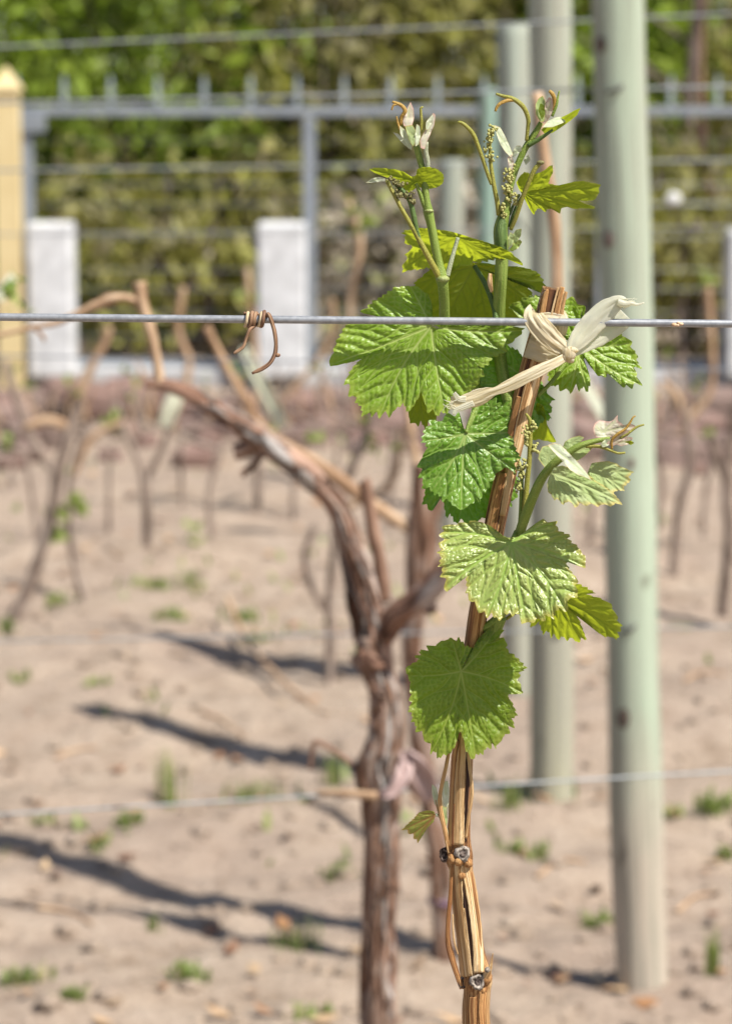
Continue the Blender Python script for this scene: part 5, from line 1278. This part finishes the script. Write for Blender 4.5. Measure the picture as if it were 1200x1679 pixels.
leaflet(s2, [(838, 252), (846, 238), (854, 238), (856, 246), (848, 252), (842, 258)], 'leaf_white', 8, -.2)
leaflet(s2, [(858, 262), (866, 252), (870, 262), (862, 270)], 'leaf_white', 24, -.2)
leaflet(s2, [(832, 258), (838, 252), (842, 264), (840, 278), (834, 276)], 'leaf_pink', 4, .2)
ftube('tendril', [(863, 230, 10, 6), (865, 212, 8, 6.5), (866, 195, 6, 7.5), (860, 178, 4, 8), (850, 167, 2, 8), (838, 160, 0, 7), (826, 157, 0, 5.5), (813, 153, 0, 4)], 'stem_olive', s2, n=40)
ftube('tendril', [(845, 163, 2, 6), (832, 164, -2, 6), (820, 169, -4, 5.5), (814, 176, -4, 5), (812, 182, -4, 4)], 'tendril_orange', s2, n=20)
ftube('petiole', [(866, 238, 10, 8), (880, 230, 6, 7.5), (895, 220, 2, 6), (906, 212, 0, 4)], 'stem_dark', s2, n=18)
leaflet(s2, [(887, 212), (896, 204), (908, 196), (920, 192), (932, 186), (942, 180), (952, 176), (946, 188), (934, 198), (920, 208), (906, 217), (894, 220)], 'leaf_under', 0, -.3, .5, (950, 177))
leaflet(s2, [(889, 208), (897, 198), (910, 192), (922, 190), (934, 186), (950, 177), (936, 194), (920, 202), (905, 208)], 'leaf_white', -5, .3, -.4, (948, 178))
leaflet(s2, [(886, 200), (878, 186), (878, 170), (883, 160), (890, 156), (894, 166), (894, 184), (892, 198)], 'leaf_downy', 2, .3, 0, (885, 158))
leaflet(s2, [(888, 200), (892, 184), (894, 168), (900, 158), (906, 162), (907, 176), (902, 190), (894, 202)], 'leaf_pink', 0, -.3, 0, (902, 160))
leaflet(s2, [(882, 180), (886, 168), (892, 172), (894, 186), (888, 196)], 'stem_leaf' if 'stem_leaf' in MATS else 'leaf_under_dark', -3, .2)
ftube('tendril', [(906, 180, 2, 4), (909, 166, 0, 6), (906, 154, -2, 7), (900, 148, -2, 5)], 'tendril_orange', s2, n=16)
ftube('tendril', [(905, 190, 2, 5), (912, 172, 0, 5), (914, 160, 0, 4), (917, 148, 0, 2.5)], 'stem_green', s2, n=16)
for q, (O, mt) in enumerate((([(836, 402), (838, 388), (846, 376), (855, 374), (854, 386), (846, 398)], 'leaf_downy'), ([(834, 410), (842, 398), (852, 392), (856, 396), (850, 406), (840, 412)], 'leaf_pale'), ([(834, 406), (832, 392), (836, 380), (842, 384), (842, 398)], 'leaf_downy'))):
    leaflet(s2, O, mt, 8 - 3 * q, .2 * (q - 1), .1)

s3 = ftube('shoot', [(792, 1030, 26, 18), (806, 1024, 20, 18), (822, 1005, 8, 18), (832, 960, -6, 17), (842, 910, -14, 16), (854, 868, -30, 17), (864, 840, -48, 17), (876, 810, -68, 16), (890, 782, -84, 15), (908, 760, -97, 14), (928, 745, -103, 12), (948, 732, -106, 11), (972, 724, -106, 9), (1000, 719, -106, 7)], 'stem_green', vine0, n=100, seg=14, ridges=.12, seed=23, rough=.02)
ftube('shoot_base', [(806, 1060, 20, 16), (813, 1036, 16, 18), (822, 1012, 8, 18)], 'stem_green', s3, n=14, ridges=.1)
ftube('flower_stalk', [(856, 880, -14, 9), (860, 840, -14, 10), (864, 790, -14, 9), (868, 750, -14, 8.5), (869, 710, -14, 8), (869, 690, -14, 7), (862, 678, -14, 4)], 'stem_olive', s3, n=40, ridges=.06)
ftube('flower_stalk', [(851, 880, -10, 8), (854, 840, -8, 8), (855, 800, -8, 7), (856, 765, -8, 5)], 'stem_green', s3, n=24)
buds(s3, 'flower_cluster', [(855, 764, -14, 4, 5, 16), (855, 778, -14, 4, 4, 12), (849, 798, -12, 3, 5, 12), (873, 700, -18, 2, 6, 9), (862, 710, -18, 2, 6, 9), (864, 722, -18, 2, 5, 7), (876, 735, -14, 3, 5, 9)], 'bud_yellow', 2, 3.2, seed=4)
ftube('tendril', [(1003, 736, -108, 4), (1003, 722, -112, 4.5), (1012, 712, -114, 5), (1024, 704, -114, 4.5), (1032, 694, -114, 4), (1038, 684, -114, 3), (1042, 682, -114, 2)], 'tendril_orange', s3, n=30)
ftube('tendril', [(960, 732, -106, 6), (982, 732, -108, 6), (1000, 738, -108, 5), (1014, 743, -108, 4.5), (1025, 742, -108, 3.5)], 'stem_olive', s3, n=24)
ftube('tendril', [(1016, 718, -108, 5), (1030, 710, -108, 4.5), (1044, 700, -106, 4), (1056, 696, -106, 3)], 'stem_olive', s3, n=18)
leaflet(s3, [(994, 728), (1002, 718), (1014, 712), (1026, 706), (1034, 710), (1026, 718), (1016, 726), (1004, 732)], 'leaf_pink', -110, .2, .1, (1032, 708))
leaflet(s3, [(1010, 728), (1020, 720), (1032, 716), (1038, 718), (1030, 728), (1018, 732)], 'leaf_pink', -112, .2, .1)
leaflet(s3, [(1024, 724), (1034, 722), (1040, 726), (1034, 730)], 'tendril_orange' if False else 'leaf_under', -110, .1, .1)
leaflet(s3, [(984, 728), (992, 720), (1002, 720), (998, 730), (988, 734)], 'leaf_white', -112, .2)
# ---- tie of cream raffia ribbon
rib = thing('ribbon_tie', 'cream ribbon knotted round the cane and the front wire', 'ribbon', F([(930, 580, -18)])[0])
def ribbon(name, path, mat='ribbon', ns=21, crump=.10, freq=16.0, seed=0, n=60, par=None):
    s = spline(path, n)
    T = np.gradient(s[:, :2], axis=0); T /= np.linalg.norm(T, axis=1)[:, None] + 1e-9
    Nn = np.stack([-T[:, 1], T[:, 0]], -1); k = np.linspace(-.5, .5, ns); w = s[:, 3]
    i_ = np.arange(n)[:, None] * np.ones(ns)
    ew = 1 + .07 * vnoise(i_ * .35 + seed, np.sign(k)[None] * 3 + 0 * i_, seed)
    px = s[:, None, 0] + Nn[:, None, 0] * w[:, None] * k * ew; py = s[:, None, 1] + Nn[:, None, 1] * w[:, None] * k * ew
    D = s[:, None, 2] + crump * w[:, None] * (1.5 * np.abs(((k[None] * freq * .22 + .012 * i_ + seed * .3) % 1) - .5) + 1.6 * np.abs(vnoise(k[None] * 6 + seed + .02 * i_, i_ * .05, seed + 3)) + .5 * vnoise(k[None] * 13 + seed - .03 * i_, i_ * .07, seed + 5)) + .10 * w[:, None] * (4 * k[None] ** 2)
    V = F(np.stack([px, py, D], -1)).reshape(-1, 3)
    Fc = [[i * ns + j, i * ns + j + 1, (i + 1) * ns + j + 1, (i + 1) * ns + j] for i in range(n - 1) for j in range(ns - 1)]
    ln = np.concatenate([[0], np.cumsum(np.linalg.norm(np.diff(s[:, :3], axis=0), axis=1))]) * UF
    tc = np.stack([k[None] * w[:, None] * UF + .3 * seed, 0 * px, ln[:, None] + 0 * px], -1).reshape(-1, 3)
    o = mesh_obj(name, V, Fc, mat, par or rib, attrs={'tc': tc})
    md = o.modifiers.new('thick', 'SOLIDIFY'); md.thickness = .9 * UF; md.offset = 0
    return o
ribbon('wrap', [(868, 556, 12, 62), (880, 560, 4, 62), (898, 566, 2, 58), (914, 572, 0, 46), (930, 580, -6, 18)], seed=1, crump=.05, freq=30)
ribbon('wrap', [(866, 532, 14, 24), (880, 528, 5, 26), (900, 526, 3, 28), (918, 530, 6, 30), (928, 536, 20, 28)], seed=6, crump=.05)
ribbon('loop', [(876, 508, 22, 22), (873, 511, 6, 26), (874, 519, -9, 32), (884, 534, -14, 36), (900, 552, -16, 36), (916, 567, -18, 30), (930, 579, -20, 13)], seed=2, crump=.10, freq=14)
ribbon('loop', [(918, 512, 20, 16), (922, 520, 4, 18), (922, 532, -2, 20), (918, 548, 4, 18)], seed=7, crump=.06)
ribbon('tail', [(930, 583, -22, 12), (915, 592, -32, 15), (890, 604, -42, 19), (860, 619, -50, 21), (832, 633, -54, 19), (812, 641, -56, 13), (800, 645, -57, 21), (786, 651, -58, 28), (768, 657, -60, 25), (752, 661, -61, 22), (738, 660, -62, 20)], seed=3, freq=6, crump=.07, n=80)
ribbon('tail_end', [(764, 655, -61, 12), (752, 654, -63, 10), (744, 644, -64, 6)], 'ribbon_white', seed=8, n=20)
ribbon('tail_end', [(776, 660, -60, 12), (758, 668, -63, 10), (747, 672, -64, 6), (743, 680, -65, 3)], 'ribbon_white', seed=9, n=20)
ribbon('tail', [(934, 576, -20, 16), (944, 562, -18, 28), (958, 545, -14, 36), (976, 525, -10, 38), (994, 508, -8, 35), (1008, 498, -8, 27), (1018, 494, -8, 20), (1026, 496, -8, 12)], 'ribbon_white', seed=4, crump=.07, freq=9, n=70)
ribbon('tail', [(936, 580, -14, 12), (958, 568, -6, 20), (980, 552, 0, 32), (1000, 536, 4, 38), (1014, 524, 6, 40), (1024, 514, 8, 34)], 'ribbon_white', seed=5, crump=.07, freq=8, n=60)
ftube('tail_end', [(1012, 494, -8, 14), (1024, 498, -9, 11), (1034, 497, -10, 8), (1044, 499, -10, 5), (1056, 496, -10, 2.5)], 'ribbon_white', rib, n=24, seg=8, rough=.35, seed=4)
rf_ = np.random.default_rng(12)
for k_ in range(9):
    ox, oy = 1012 + rf_.random() * 14, 488 + rf_.random() * 14
    ftube('fibre', [(ox, oy, -9, 1.8), (ox + 8 + 6 * rf_.random(), oy + rf_.normal() * 3, -10, 1.3), (ox + 18 + 12 * rf_.random(), oy + rf_.normal() * 6, -10, .7)], 'ribbon_white', rib, n=8, seg=5)
for k_ in range(8):
    ox, oy = 752 - rf_.random() * 10, 652 + rf_.random() * 18
    ftube('fibre', [(ox, oy, -62, 1.8), (ox - 6 - 5 * rf_.random(), oy + rf_.normal() * 3, -64, 1.3), (ox - 10 - 10 * rf_.random(), oy + rf_.normal() * 7, -64, .7)], 'ribbon_white', rib, n=8, seg=5)
kn = Geo()
for px, py, D, rr, sq in ((932, 580, -20, 12, (1, .8, 1)), (938, 574, -22, 8, (1.2, .7, .7)), (926, 585, -22, 8, (.8, .7, 1.1)), (935, 589, -20, 7, (1, .7, 1))):
    V, Fc = ball((0, 0, 0), 1, 14, 10); V += .30 * np.stack([vnoise(V[:, 0] * 2.2 + k + px, V[:, 1] * 2 + V[:, 2] * 2.4, 60 + k) for k in range(3)], -1)
    V = V * rr * UF * np.array(sq) + F([(px, py, D)])[0]; kn.add(V, Fc, tc=V)
kn.obj('knot', 'ribbon', rib)

# blurred brown cane rising behind the shoot tips
CY = 2.7
b = P(770, 1300, CY); b[2] = 0
t = thing('grapevine', 'tall bare brown cane rising blurred behind the right shoot tip', 'grapevine', b)
mtube('cane', [(770, 2600, 34), (772, 1600, 18), (756, 1400, 18), (757, 1240, 18), (768, 1120, 18), (784, 1020, 18), (806, 900, 18), (842, 740, 20), (884, 620, 20), (908, 530, 20), (913, 450, 20), (908, 360, 21), (900, 310, 22), (890, 240, 20), (882, 170, 20), (880, 150, 18)], CY, 'vine_cane', t, n=90, seg=12, rough=.14, ridges=.1, seed=31)
